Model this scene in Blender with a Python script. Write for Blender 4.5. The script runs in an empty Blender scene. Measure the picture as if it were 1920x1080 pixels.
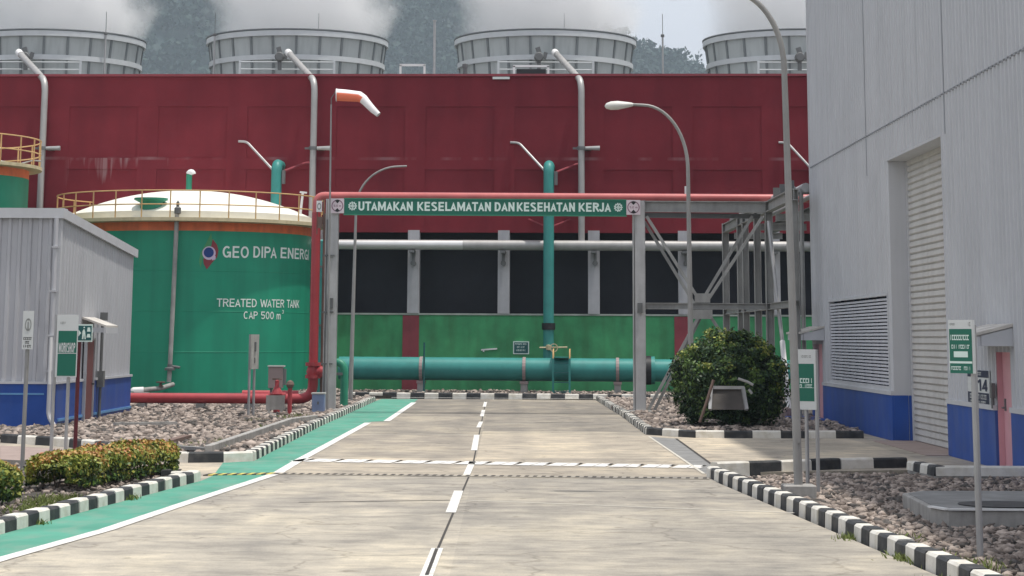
import bpy, bmesh, math, random
import numpy as np
from mathutils import Vector, Matrix
R = math.radians
random.seed(7)
rng = np.random.default_rng(11)
S = bpy.context.scene
COL = S.collection

# ------------------------------------------------------------------ camera
F = 4200.0            # focal length in pixels of a 1920 px wide frame
H = 2.1               # eye height
PITCH = math.atan(0.19)
ROLL = R(0.30)
VPX, VPY = 945.0, 635.0
_M = Matrix.Rotation(R(90) + PITCH, 3, 'X') @ Matrix.Rotation(ROLL, 3, 'Z')
_d = _M.transposed() @ Vector((0, 1, 0))
PPX = VPX - F * _d.x / -_d.z
PPY = VPY + F * _d.y / -_d.z
cam = bpy.data.cameras.new('camera')
cam.sensor_width = 36.0
cam.lens = F / 1920 * 36
cam.shift_x = (960 - PPX) / 1920
cam.shift_y = (PPY - 540) / 1920
cam.clip_start = 0.1
cam.clip_end = 3000
camo = bpy.data.objects.new('camera', cam)
COL.objects.link(camo)
camo.matrix_world = Matrix.Translation((0, 0, H)) @ _M.to_4x4()
S.camera = camo

# ------------------------------------------------------------------ light
SUN_DIR = Vector((0.218, -0.075, 0.96)).normalized()
EL = math.asin(SUN_DIR.z)
sun = bpy.data.lights.new('sun', 'SUN')
sun.energy = 3.0
sun.angle = R(1.3)
sun.color = (1.0, 0.95, 0.87)
suno = bpy.data.objects.new('sun', sun)
COL.objects.link(suno)
suno.rotation_euler = (-SUN_DIR).to_track_quat('-Z', 'Y').to_euler()
suno.location = (10, -5, 60)

W = bpy.data.worlds.new('World')
S.world = W
W.use_nodes = True
wn, wl = W.node_tree.nodes, W.node_tree.links
wn.clear()
wo = wn.new('ShaderNodeOutputWorld')
bg = wn.new('ShaderNodeBackground')
sky = wn.new('ShaderNodeTexSky')
sky.sky_type = 'NISHITA'
sky.sun_disc = False
sky.sun_elevation = EL
sky.sun_rotation = math.atan2(SUN_DIR.x, SUN_DIR.y)
sky.dust_density = 3.0
wtc = wn.new('ShaderNodeTexCoord')
wmp = wn.new('ShaderNodeMapping'); wmp.inputs['Scale'].default_value = (1, 1, 2.2)
wns = wn.new('ShaderNodeTexNoise'); wns.inputs['Scale'].default_value = 3.0; wns.inputs['Detail'].default_value = 7
wr = wn.new('ShaderNodeValToRGB')
wr.color_ramp.elements[0].position = 0.30; wr.color_ramp.elements[0].color = (5.2, 5.4, 6.1, 1)
wr.color_ramp.elements[1].position = 0.72; wr.color_ramp.elements[1].color = (7.6, 7.7, 8.1, 1)
wmx = wn.new('ShaderNodeMix'); wmx.data_type = 'RGBA'; wmx.inputs['Factor'].default_value = 0.86
wl.new(wtc.outputs['Generated'], wmp.inputs['Vector']); wl.new(wmp.outputs['Vector'], wns.inputs['Vector'])
wl.new(wns.outputs['Fac'], wr.inputs['Fac'])
wl.new(sky.outputs['Color'], wmx.inputs['A']); wl.new(wr.outputs['Color'], wmx.inputs['B'])
wl.new(wmx.outputs['Result'], bg.inputs['Color'])
bg.inputs['Strength'].default_value = 0.115
wl.new(bg.outputs['Background'], wo.inputs['Surface'])

S.view_settings.view_transform = 'Standard'
S.view_settings.look = 'None'
S.view_settings.exposure = 0.17
S.view_settings.gamma = 1.0
S.cycles.max_bounces = 48
S.cycles.diffuse_bounces = 4
S.cycles.volume_bounces = 48
S.cycles.volume_step_rate = 1.0
S.cycles.volume_max_steps = 256
S.cycles.use_denoising = True

# ------------------------------------------------------------------ pixel helpers (reference measurements -> world)
def ray(x, y):
    return _M @ Vector(((x - PPX) / F, -(y - PPY) / F, -1.0))
def P(x, y, Y):                       # point at distance Y
    d = ray(x, y); return Vector((0, 0, H)) + d * (Y / d.y)
def G(x, y, z=0.0):                   # point at height z
    d = ray(x, y); return Vector((0, 0, H)) + d * ((z - H) / d.z)
def DX(x, y, X):                      # point on plane X = const
    d = ray(x, y); return Vector((0, 0, H)) + d * (X / d.x)
WT = R(2.9); WY = 92.0                # front of the cooling tower building
UX = Vector((math.cos(WT), -math.sin(WT), 0)); UN = Vector((-math.sin(WT), -math.cos(WT), 0))
def WP(x, y, off=0.0):                # (u, z) on the wall plane, off metres in front of it
    d = ray(x, y); o = Vector((0, 0, H)) - (Vector((0, WY, 0)) + UN * off)
    t = -o.dot(UN) / d.dot(UN)
    p = o + d * t
    return p.dot(UX), p.z
def WC(u, off, z):                    # wall coordinates -> world
    return Vector((0, WY, 0)) + UX * u + UN * off + Vector((0, 0, z))

# ------------------------------------------------------------------ materials
def mat(name, col, rough=0.65, metal=0.0, var=0.12, scale=2.0, bump=0.0, bscale=25.0, dirt=0.0, dirtcol=(0.05, 0.045, 0.04),
        dscale=(3, 3, 0.25), spec=0.4, var2=None, detail=6):
    m = bpy.data.materials.new(name); m.use_nodes = True
    n, l = m.node_tree.nodes, m.node_tree.links
    b = n['Principled BSDF']
    b.inputs['Roughness'].default_value = rough; b.inputs['Metallic'].default_value = metal
    b.inputs['Specular IOR Level'].default_value = spec
    tc = n.new('ShaderNodeTexCoord')
    nz = n.new('ShaderNodeTexNoise'); nz.inputs['Scale'].default_value = scale; nz.inputs['Detail'].default_value = detail; nz.inputs['Roughness'].default_value = 0.6
    l.new(tc.outputs['Object'], nz.inputs['Vector'])
    rp = n.new('ShaderNodeValToRGB')
    c2 = var2 or col
    rp.color_ramp.elements[0].position = 0.3; rp.color_ramp.elements[1].position = 0.7
    rp.color_ramp.elements[0].color = tuple(c * (1 - var) for c in col) + (1,)
    rp.color_ramp.elements[1].color = tuple(min(1, c * (1 + var)) for c in c2) + (1,)
    l.new(nz.outputs['Fac'], rp.inputs['Fac'])
    out = rp.outputs['Color']
    if dirt > 0:
        mp = n.new('ShaderNodeMapping'); mp.inputs['Scale'].default_value = dscale
        l.new(tc.outputs['Object'], mp.inputs['Vector'])
        n2 = n.new('ShaderNodeTexNoise'); n2.inputs['Scale'].default_value = 1.6; n2.inputs['Detail'].default_value = 8
        l.new(mp.outputs['Vector'], n2.inputs['Vector'])
        r2 = n.new('ShaderNodeValToRGB'); r2.color_ramp.elements[0].position = 0.45; r2.color_ramp.elements[1].position = 0.78
        r2.color_ramp.elements[0].color = (0, 0, 0, 1); r2.color_ramp.elements[1].color = (dirt, dirt, dirt, 1)
        l.new(n2.outputs['Fac'], r2.inputs['Fac'])
        mx = n.new('ShaderNodeMix'); mx.data_type = 'RGBA'
        l.new(r2.outputs['Color'], mx.inputs['Factor']); l.new(out, mx.inputs['A']); mx.inputs['B'].default_value = tuple(dirtcol) + (1,)
        out = mx.outputs['Result']
    l.new(out, b.inputs['Base Color'])
    if bump > 0:
        n3 = n.new('ShaderNodeTexNoise'); n3.inputs['Scale'].default_value = bscale; n3.inputs['Detail'].default_value = 5
        l.new(tc.outputs['Object'], n3.inputs['Vector'])
        bp = n.new('ShaderNodeBump'); bp.inputs['Strength'].default_value = bump; bp.inputs['Distance'].default_value = 0.02
        l.new(n3.outputs['Fac'], bp.inputs['Height']); l.new(bp.outputs['Normal'], b.inputs['Normal'])
    return m

def leafmat(name, col):
    m = mat(name, col, rough=0.5, var=0.45, scale=9.0, spec=0.35)
    b = m.node_tree.nodes['Principled BSDF']
    b.inputs['Transmission Weight'].default_value = 0.0
    return m

def road_mat():
    m = bpy.data.materials.new('road_concrete'); m.use_nodes = True
    n, l = m.node_tree.nodes, m.node_tree.links
    b = n['Principled BSDF']; b.inputs['Roughness'].default_value = 0.85; b.inputs['Specular IOR Level'].default_value = 0.25
    tc = n.new('ShaderNodeTexCoord')
    def noise(sc, mapping, det=8, ro=0.65):
        mp = n.new('ShaderNodeMapping'); mp.inputs['Scale'].default_value = mapping
        l.new(tc.outputs['Object'], mp.inputs['Vector'])
        z = n.new('ShaderNodeTexNoise'); z.inputs['Scale'].default_value = sc; z.inputs['Detail'].default_value = det; z.inputs['Roughness'].default_value = ro
        l.new(mp.outputs['Vector'], z.inputs['Vector']); return z.outputs['Fac']
    def ramp(fac, stops):
        r = n.new('ShaderNodeValToRGB'); e = r.color_ramp.elements
        e[0].position, e[0].color = stops[0][0], tuple(stops[0][1]) + (1,)
        e[1].position, e[1].color = stops[-1][0], tuple(stops[-1][1]) + (1,)
        for p, c in stops[1:-1]:
            k = e.new(p); k.color = tuple(c) + (1,)
        l.new(fac, r.inputs['Fac']); return r.outputs['Color']
    def mix(a, c, fac, mode='MIX'):
        x = n.new('ShaderNodeMix'); x.data_type = 'RGBA'; x.blend_type = mode
        if isinstance(fac, float): x.inputs['Factor'].default_value = fac
        else: l.new(fac, x.inputs['Factor'])
        l.new(a, x.inputs['A']); l.new(c, x.inputs['B']); return x.outputs['Result']
    base = ramp(noise(0.55, (1, 0.55, 1), 9, 0.7), [(0.28, (0.30, 0.285, 0.26)), (0.50, (0.47, 0.435, 0.375)), (0.70, (0.68, 0.615, 0.49))])
    fine = ramp(noise(4.0, (0.28, 0.55, 1), 6, 0.75), [(0.34, (0.58, 0.585, 0.60)), (0.58, (1.06, 1.05, 1.02))])
    grain = ramp(noise(46.0, (1, 1, 1), 3), [(0.33, (0.78, 0.78, 0.78)), (0.6, (1.05, 1.05, 1.05))])
    c = mix(base, fine, 0.8, 'MULTIPLY'); c = mix(c, grain, 0.7, 'MULTIPLY')
    spots = ramp(noise(2.6, (1, 1, 1), 2), [(0.0, (0.55, 0.54, 0.5)), (0.26, (0.6, 0.59, 0.56)), (0.32, (1, 1, 1)), (1.0, (1, 1, 1))])
    c = mix(c, spots, 0.8, 'MULTIPLY')
    # tyre tracks, hairline cracks and oil drips
    sp = n.new('ShaderNodeSeparateXYZ'); l.new(tc.outputs['Object'], sp.inputs[0])
    wv = None
    for x0 in (-2.55, -1.05, 0.35, 1.95):
        d0 = n.new('ShaderNodeMath'); d0.operation = 'SUBTRACT'; l.new(sp.outputs['X'], d0.inputs[0]); d0.inputs[1].default_value = x0
        a0 = n.new('ShaderNodeMath'); a0.operation = 'ABSOLUTE'; l.new(d0.outputs[0], a0.inputs[0])
        m0 = n.new('ShaderNodeMapRange'); m0.interpolation_type = 'SMOOTHSTEP'; m0.inputs['From Max'].default_value = .42; m0.inputs['To Min'].default_value = 1; m0.inputs['To Max'].default_value = 0; l.new(a0.outputs[0], m0.inputs['Value'])
        if wv is None: wv = m0.outputs[0]
        else:
            q = n.new('ShaderNodeMath'); q.operation = 'ADD'; l.new(wv, q.inputs[0]); l.new(m0.outputs[0], q.inputs[1]); wv = q.outputs[0]
    tk_ = n.new('ShaderNodeMath'); tk_.operation = 'MULTIPLY'; l.new(wv, tk_.inputs[0])
    nt = ramp(noise(0.8, (1.5, .25, 1), 6), [(0.35, (0, 0, 0)), (0.7, (.75, .75, .75))]); l.new(nt, tk_.inputs[1])
    dk = n.new('ShaderNodeRGB'); dk.outputs[0].default_value = (0.20, 0.195, 0.185, 1)
    tw_ = n.new('ShaderNodeMath'); tw_.operation = 'MULTIPLY'; l.new(tk_.outputs[0], tw_.inputs[0]); tw_.inputs[1].default_value = .5
    c = mix(c, dk.outputs[0], tw_.outputs[0])
    vo = n.new('ShaderNodeTexVoronoi'); vo.feature = 'DISTANCE_TO_EDGE'; vo.inputs['Scale'].default_value = .33
    nd = n.new('ShaderNodeTexNoise'); nd.inputs['Scale'].default_value = 1.2; nd.inputs['Detail'].default_value = 6; l.new(tc.outputs['Object'], nd.inputs['Vector'])
    va = n.new('ShaderNodeVectorMath'); va.operation = 'ADD'; l.new(tc.outputs['Object'], va.inputs[0]); l.new(nd.outputs['Color'], va.inputs[1]); l.new(va.outputs[0], vo.inputs['Vector'])
    ck = ramp(vo.outputs['Distance'], [(0.0, (.62, .61, .60)), (0.006, (.8, .8, .8)), (0.012, (1, 1, 1)), (1.0, (1, 1, 1))])
    c = mix(c, ck, .7, 'MULTIPLY')
    drips = ramp(noise(1.35, (1, .6, 1), 3, .5), [(0.0, (.45, .44, .42)), (0.24, (.6, .59, .57)), (0.30, (1, 1, 1)), (1.0, (1, 1, 1))])
    c = mix(c, drips, .75, 'MULTIPLY')
    # slabs cast on different days: each one a slightly different grey
    mp = n.new('ShaderNodeMapping'); mp.inputs['Scale'].default_value = (0.125, 0.083, 0); mp.inputs['Location'].default_value = (0.06, 0.59, 0)
    l.new(tc.outputs['Object'], mp.inputs['Vector'])
    sn = n.new('ShaderNodeVectorMath'); sn.operation = 'FLOOR'; l.new(mp.outputs['Vector'], sn.inputs[0])
    wnz = n.new('ShaderNodeTexWhiteNoise'); wnz.noise_dimensions = '2D'; l.new(sn.outputs[0], wnz.inputs['Vector'])
    c = mix(c, ramp(wnz.outputs['Value'], [(0.0, (0.76, 0.765, 0.78)), (1.0, (1.04, 1.03, 1.01))]), 1.0, 'MULTIPLY')
    yy = n.new('ShaderNodeMath'); yy.operation = 'MULTIPLY'; l.new(sp.outputs['Y'], yy.inputs[0]); yy.inputs[1].default_value = .01
    rs = n.new('ShaderNodeValToRGB'); rs.color_ramp.interpolation = 'CONSTANT'; e = rs.color_ramp.elements
    e[0].position = 0; e[0].color = (1, 1, 1, 1); e[1].position = .653; e[1].color = (.78, .765, .75, 1)
    for p_, q_ in ((.289, (.94, .94, .95)), (.358, (1.07, 1.03, .99)), (.51, (.90, .88, .86))):
        k = e.new(p_); k.color = q_ + (1,)
    l.new(yy.outputs[0], rs.inputs['Fac']); c = mix(c, rs.outputs['Color'], 1.0, 'MULTIPLY')
    l.new(c, b.inputs['Base Color'])
    bp = n.new('ShaderNodeBump'); bp.inputs['Strength'].default_value = 0.25; bp.inputs['Distance'].default_value = 0.01
    l.new(noise(60.0, (1, 1, 1), 3), bp.inputs['Height']); l.new(bp.outputs['Normal'], b.inputs['Normal'])
    return m

def red_wall_mat():
    m = mat('red_wall_paint', (0.200, 0.029, 0.039), rough=0.85, var=0.13, scale=0.5, bump=0.15, bscale=12, dirt=0.5, dirtcol=(0.115, 0.020, 0.028), dscale=(0.7, 0.7, 0.12), spec=0.08)
    n, l = m.node_tree.nodes, m.node_tree.links
    b = n['Principled BSDF']
    src = b.inputs['Base Color'].links[0].from_socket
    tc = n.new('ShaderNodeTexCoord'); sp = n.new('ShaderNodeSeparateXYZ'); l.new(tc.outputs['Object'], sp.inputs[0])
    def rng_mask(sock, lo, hi, soft):
        a = n.new('ShaderNodeMapRange'); a.interpolation_type = 'SMOOTHSTEP'
        a.inputs['From Min'].default_value = lo; a.inputs['From Max'].default_value = lo + soft; l.new(sock, a.inputs['Value'])
        c = n.new('ShaderNodeMapRange'); c.interpolation_type = 'SMOOTHSTEP'
        c.inputs['From Min'].default_value = hi - soft; c.inputs['From Max'].default_value = hi; c.inputs['To Min'].default_value = 1; c.inputs['To Max'].default_value = 0; l.new(sock, c.inputs['Value'])
        k = n.new('ShaderNodeMath'); k.operation = 'MULTIPLY'; l.new(a.outputs[0], k.inputs[0]); l.new(c.outputs[0], k.inputs[1]); return k.outputs[0]
    zl = WP(900, 297)[1]
    def streaks(u0, u1, drop, thr, sc):
        # lime runs below the ledge: columns of noise, each of its own length
        cb = n.new('ShaderNodeCombineXYZ'); l.new(sp.outputs['X'], cb.inputs['X'])
        z = n.new('ShaderNodeTexNoise'); z.inputs['Scale'].default_value = sc; z.inputs['Detail'].default_value = 4; l.new(cb.outputs[0], z.inputs['Vector'])
        s = n.new('ShaderNodeMapRange'); s.inputs['From Min'].default_value = thr; s.inputs['From Max'].default_value = thr + 0.10; l.new(z.outputs['Fac'], s.inputs['Value'])
        cb2 = n.new('ShaderNodeCombineXYZ'); l.new(sp.outputs['X'], cb2.inputs['X']); cb2.inputs['Y'].default_value = 7.3
        z2 = n.new('ShaderNodeTexNoise'); z2.inputs['Scale'].default_value = sc * 0.45; l.new(cb2.outputs[0], z2.inputs['Vector'])
        ln = n.new('ShaderNodeMapRange'); ln.inputs['From Min'].default_value = 0.42; ln.inputs['From Max'].default_value = 0.66; ln.inputs['To Min'].default_value = zl - 0.15; ln.inputs['To Max'].default_value = zl - drop; l.new(z2.outputs['Fac'], ln.inputs['Value'])
        g = n.new('ShaderNodeMath'); g.operation = 'SUBTRACT'; l.new(sp.outputs['Z'], g.inputs[0]); l.new(ln.outputs[0], g.inputs[1])
        gg = n.new('ShaderNodeMapRange'); gg.inputs['From Min'].default_value = 0.0; gg.inputs['From Max'].default_value = 0.35; l.new(g.outputs[0], gg.inputs['Value'])
        top = n.new('ShaderNodeMath'); top.operation = 'LESS_THAN'; l.new(sp.outputs['Z'], top.inputs[0]); top.inputs[1].default_value = zl
        o = rng_mask(sp.outputs['X'], u0, u1, 0.4)
        for q in (s.outputs[0], gg.outputs[0], top.outputs[0]):
            k = n.new('ShaderNodeMath'); k.operation = 'MULTIPLY'; l.new(o, k.inputs[0]); l.new(q, k.inputs[1]); o = k.outputs[0]
        return o
    total = None
    for u0, u1, drop, thr, sc, w in ((WP(120, 300)[0], WP(270, 300)[0], 1.7, 0.46, 4.2, 0.30), (WP(1120, 300)[0], WP(1420, 300)[0], 0.32, 0.60, 4.0, 0.38), (WP(300, 300)[0], WP(360, 300)[0], 0.5, 0.6, 5.0, 0.3)):
        k = n.new('ShaderNodeMath'); k.operation = 'MULTIPLY'; l.new(streaks(u0, u1, drop, thr, sc), k.inputs[0]); k.inputs[1].default_value = w
        if total is None: total = k.outputs[0]
        else:
            q = n.new('ShaderNodeMath'); q.operation = 'MAXIMUM'; l.new(total, q.inputs[0]); l.new(k.outputs[0], q.inputs[1]); total = q.outputs[0]
    band = rng_mask(sp.outputs['Z'], zl - .10, zl + .07, .05)
    cb = n.new('ShaderNodeCombineXYZ'); l.new(sp.outputs['X'], cb.inputs['X']); z = n.new('ShaderNodeTexNoise'); z.inputs['Scale'].default_value = .5; z.inputs['Detail'].default_value = 8; l.new(cb.outputs[0], z.inputs['Vector'])
    zz = n.new('ShaderNodeMapRange'); zz.inputs['From Min'].default_value = .48; zz.inputs['From Max'].default_value = .62; zz.inputs['To Max'].default_value = .22; l.new(z.outputs['Fac'], zz.inputs['Value'])
    k = n.new('ShaderNodeMath'); k.operation = 'MULTIPLY'; l.new(band, k.inputs[0]); l.new(zz.outputs[0], k.inputs[1])
    q = n.new('ShaderNodeMath'); q.operation = 'MAXIMUM'; l.new(total, q.inputs[0]); l.new(k.outputs[0], q.inputs[1]); total = q.outputs[0]
    mx = n.new('ShaderNodeMix'); mx.data_type = 'RGBA'; l.new(total, mx.inputs['Factor']); l.new(src, mx.inputs['A']); mx.inputs['B'].default_value = (0.50, 0.42, 0.43, 1)
    l.new(mx.outputs['Result'], b.inputs['Base Color'])
    return m

MT = {}
def defm(key, *a, **k):
    MT[key] = mat(key, *a, **k)
MT['road'] = road_mat()
MT['red_wall'] = red_wall_mat()
defm('ground', (0.10, 0.10, 0.075), rough=0.95, var=0.3, scale=0.4)
defm('green_path', (0.095, 0.32, 0.235), rough=0.8, var=0.16, scale=0.9, bump=0.15, bscale=50, dirt=0.65, dirtcol=(0.25, 0.33, 0.275), dscale=(2, 1, 1), spec=0.2)
defm('white_line', (0.78, 0.77, 0.74), rough=0.7, var=0.10, scale=6, dirt=0.65, dirtcol=(0.45, 0.42, 0.36), dscale=(2, 2, 2))
defm('worn_line', (0.78, 0.77, 0.73), rough=0.8, var=0.1, scale=6, dirt=0.75, dirtcol=(0.42, 0.39, 0.34), dscale=(5, 5, 5))
defm('yellow_line', (0.62, 0.52, 0.12), rough=0.7)
defm('kerb_white', (0.74, 0.72, 0.66), rough=0.75, var=0.10, scale=5, dirt=0.5, dirtcol=(0.42, 0.37, 0.25), dscale=(3, 3, 3), bump=0.3, bscale=40)
defm('kerb_black', (0.035, 0.038, 0.042), rough=0.7, var=0.3, scale=5, dirt=0.35, dirtcol=(0.20, 0.19, 0.17), dscale=(3, 3, 3), bump=0.3, bscale=40)
defm('joint_dark', (0.06, 0.055, 0.05), rough=0.9)
defm('joint_light', (0.60, 0.57, 0.50), rough=0.9)
defm('paving_pink', (0.34, 0.265, 0.235), rough=0.85, var=0.14, scale=2.5)
defm('gravel_bed', (0.07, 0.062, 0.054), rough=0.95, var=0.45, scale=9, bump=0.8, bscale=14)
defm('stone_a', (0.225, 0.185, 0.16), rough=0.9, var=0.4, scale=2.2, bump=0.3)
defm('stone_b', (0.40, 0.335, 0.29), rough=0.9, var=0.35, scale=2.4, bump=0.3)
defm('stone_c', (0.11, 0.10, 0.092), rough=0.9, var=0.4, scale=2.0, bump=0.3)
defm('concrete', (0.38, 0.37, 0.35), rough=0.85, var=0.2, scale=2, dirt=0.5, dirtcol=(0.10, 0.10, 0.09), dscale=(3, 3, 0.7), bump=0.2)
defm('dark_concrete', (0.24, 0.24, 0.235), rough=0.85, var=0.25, scale=2)
defm('ribbed_grey', (0.545, 0.557, 0.578), rough=0.5, var=0.05, scale=0.6, dirt=0.16, dirtcol=(0.16, 0.17, 0.18), dscale=(2.5, 2.5, 0.1), spec=0.4)
defm('workshop_grey', (0.49, 0.497, 0.522), rough=0.5, var=0.06, scale=0.6, dirt=0.2, dirtcol=(0.16, 0.16, 0.18), dscale=(2.5, 2.5, 0.1), spec=0.4)
defm('trim_grey', (0.56, 0.57, 0.59), rough=0.5, var=0.06)
defm('dark_seam', (0.33, 0.345, 0.37), rough=0.6)
defm('blue_paint', (0.027, 0.085, 0.345), rough=0.5, var=0.14, scale=1.2, dirt=0.5, dirtcol=(0.11, 0.15, 0.29), dscale=(1.2, 1.2, 0.35), spec=0.2)
defm('light_blue', (0.12, 0.30, 0.55), rough=0.5)
defm('shutter', (0.56, 0.55, 0.525), rough=0.5, var=0.06, dirt=0.25, dirtcol=(0.27, 0.26, 0.24), dscale=(2, 2, 0.2))
defm('louvre', (0.60, 0.61, 0.66), rough=0.5, var=0.06)
defm('black_gap', (0.010, 0.011, 0.014), rough=0.9)
defm('pink_door', (0.70, 0.37, 0.41), rough=0.5, var=0.06, dirt=0.25, dirtcol=(0.30, 0.13, 0.12), dscale=(2, 2, 0.3))
defm('brown_door', (0.30, 0.105, 0.10), rough=0.5)
defm('canopy_sheet', (0.66, 0.63, 0.58), rough=0.6, dirt=0.6, dirtcol=(0.22, 0.20, 0.17), dscale=(2, 2, 2))
defm('green_tank', (0.016, 0.30, 0.175), rough=0.5, var=0.10, scale=0.5, dirt=0.35, dirtcol=(0.014, 0.10, 0.072), dscale=(1.2, 1.2, 0.08), spec=0.35)
defm('orange_band', (0.78, 0.175, 0.055), rough=0.55, var=0.15, dirt=0.4, dirtcol=(0.30, 0.08, 0.04), dscale=(2, 2, 0.6))
defm('white_roof', (0.82, 0.82, 0.74), rough=0.6, var=0.05)
defm('cream_rim', (0.60, 0.52, 0.33), rough=0.6, dirt=0.4, dirtcol=(0.30, 0.24, 0.13))
defm('yellow_rail', (0.62, 0.40, 0.17), rough=0.5, dirt=0.4, dirtcol=(0.40, 0.20, 0.12))
defm('teal_pipe', (0.042, 0.26, 0.235), rough=0.45, var=0.10, dirt=0.22, dirtcol=(0.04, 0.12, 0.12), dscale=(1.5, 1.5, 1.0))
defm('teal_dark', (0.02, 0.11, 0.11), rough=0.5)
defm('green_pipe', (0.03, 0.25, 0.155), rough=0.45)
defm('green_wall', (0.060, 0.33, 0.135), rough=0.7, var=0.25, scale=0.8, dirt=0.5, dirtcol=(0.05, 0.13, 0.045), dscale=(1.6, 1.6, 0.35), bump=0.15, bscale=10)
defm('red_panel', (0.27, 0.045, 0.060), rough=0.6, var=0.12, dirt=0.2)
defm('column_grey', (0.44, 0.44, 0.46), rough=0.7, var=0.08, dirt=0.25, dirtcol=(0.18, 0.18, 0.18))
defm('dark_opening', (0.026, 0.028, 0.036), rough=0.85, var=0.25, scale=0.4)
defm('ledge', (0.36, 0.40, 0.36), rough=0.8, var=0.2)
defm('steel', (0.48, 0.48, 0.48), rough=0.5, metal=0.15, var=0.12, dirt=0.35, dirtcol=(0.16, 0.16, 0.15), dscale=(3, 3, 0.5))
defm('steel_dark', (0.16, 0.165, 0.165), rough=0.55, metal=0.2, var=0.15)
defm('rack_steel', (0.34, 0.342, 0.332), rough=0.55, metal=0.15, var=0.15, dirt=0.4, dirtcol=(0.12, 0.12, 0.11), dscale=(3, 3, 0.5))
defm('galvanised', (0.42, 0.42, 0.42), rough=0.45, metal=0.35, var=0.12, dirt=0.25, dirtcol=(0.25, 0.24, 0.23))
defm('lamp_pole', (0.33, 0.325, 0.315), rough=0.5, metal=0.2, var=0.12, dirt=0.3)
defm('bright_clad', (0.68, 0.68, 0.67), rough=0.35, metal=0.5, var=0.06)
defm('clad', (0.40, 0.395, 0.385), rough=0.45, metal=0.3, var=0.10, dirt=0.3, dirtcol=(0.22, 0.21, 0.20))
defm('sunlit_red_pipe', (0.52, 0.135, 0.13), rough=0.38, var=0.12, dirt=0.2, dirtcol=(0.45, 0.22, 0.2))  # pinker base and patches: sun highlight on worn red put into the colour
defm('red_pipe', (0.42, 0.055, 0.065), rough=0.42, var=0.10, dirt=0.15)
defm('stack_shell', (0.45, 0.485, 0.48), rough=0.6, var=0.08, scale=0.5, dirt=0.4, dirtcol=(0.22, 0.24, 0.24), dscale=(2.5, 2.5, 0.15))
defm('stack_ring', (0.57, 0.60, 0.61), rough=0.6, var=0.06)
defm('stack_rib', (0.20, 0.22, 0.225), rough=0.6)
defm('white_paint', (0.78, 0.78, 0.77), rough=0.5, var=0.04)
defm('sign_white', (0.66, 0.68, 0.67), rough=0.45, var=0.05)
defm('sign_green', (0.010, 0.150, 0.098), rough=0.4, var=0.06)
defm('sign_text', (0.72, 0.86, 0.80), rough=0.5, var=0.02)
defm('sign_black', (0.02, 0.02, 0.022), rough=0.5)
defm('dark_tray', (0.075, 0.066, 0.06), rough=0.7, var=0.3)
defm('sign_pink', (0.72, 0.62, 0.66), rough=0.45, var=0.05)
defm('sign_navy', (0.012, 0.02, 0.06), rough=0.5)
defm('sign_grey', (0.30, 0.31, 0.30), rough=0.5)
defm('mauve', (0.26, 0.13, 0.18), rough=0.5)
defm('tank_text', (0.80, 0.88, 0.82), rough=0.6, var=0.04)
defm('logo_green', (0.07, 0.30, 0.12), rough=0.6)
defm('logo_red', (0.26, 0.045, 0.055), rough=0.6)
defm('logo_blue', (0.015, 0.05, 0.22), rough=0.6)
defm('logo_lilac', (0.62, 0.52, 0.66), rough=0.6)
defm('dark_red_post', (0.10, 0.012, 0.02), rough=0.45)
defm('orange_cloth', (0.90, 0.22, 0.12), rough=0.85, var=0.04)
defm('white_sunlit_cloth', (0.88, 0.85, 0.84), rough=0.85, var=0.02)
defm('lamp_head', (0.72, 0.71, 0.66), rough=0.4, var=0.05)
defm('cabinet', (0.33, 0.26, 0.25), rough=0.6, var=0.08)
defm('cabinet_top', (0.52, 0.53, 0.50), rough=0.6)
defm('box_blue', (0.22, 0.29, 0.46), rough=0.5)
defm('trunk', (0.09, 0.07, 0.055), rough=0.9)
defm('rust', (0.17, 0.115, 0.095), rough=0.8, var=0.3)
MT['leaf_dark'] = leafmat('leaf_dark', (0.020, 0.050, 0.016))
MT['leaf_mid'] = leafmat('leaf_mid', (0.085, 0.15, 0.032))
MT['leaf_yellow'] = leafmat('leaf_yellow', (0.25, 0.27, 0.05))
MT['leaf_orange'] = leafmat('leaf_orange', (0.46, 0.27, 0.075))
MT['leaf_red'] = leafmat('leaf_red', (0.46, 0.19, 0.10))
MT['grass_blade'] = leafmat('grass_blade', (0.16, 0.20, 0.05))
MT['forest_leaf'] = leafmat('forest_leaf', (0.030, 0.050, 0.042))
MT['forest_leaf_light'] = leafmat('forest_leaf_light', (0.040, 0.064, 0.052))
defm('hill_soil', (0.030, 0.048, 0.045), rough=0.95, var=0.4, scale=0.1)

# ------------------------------------------------------------------ builders
def rootloc(o):
    p = Vector((0, 0, 0))
    while o is not None:
        p = p + o.location; o = o.parent
    return p

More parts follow.
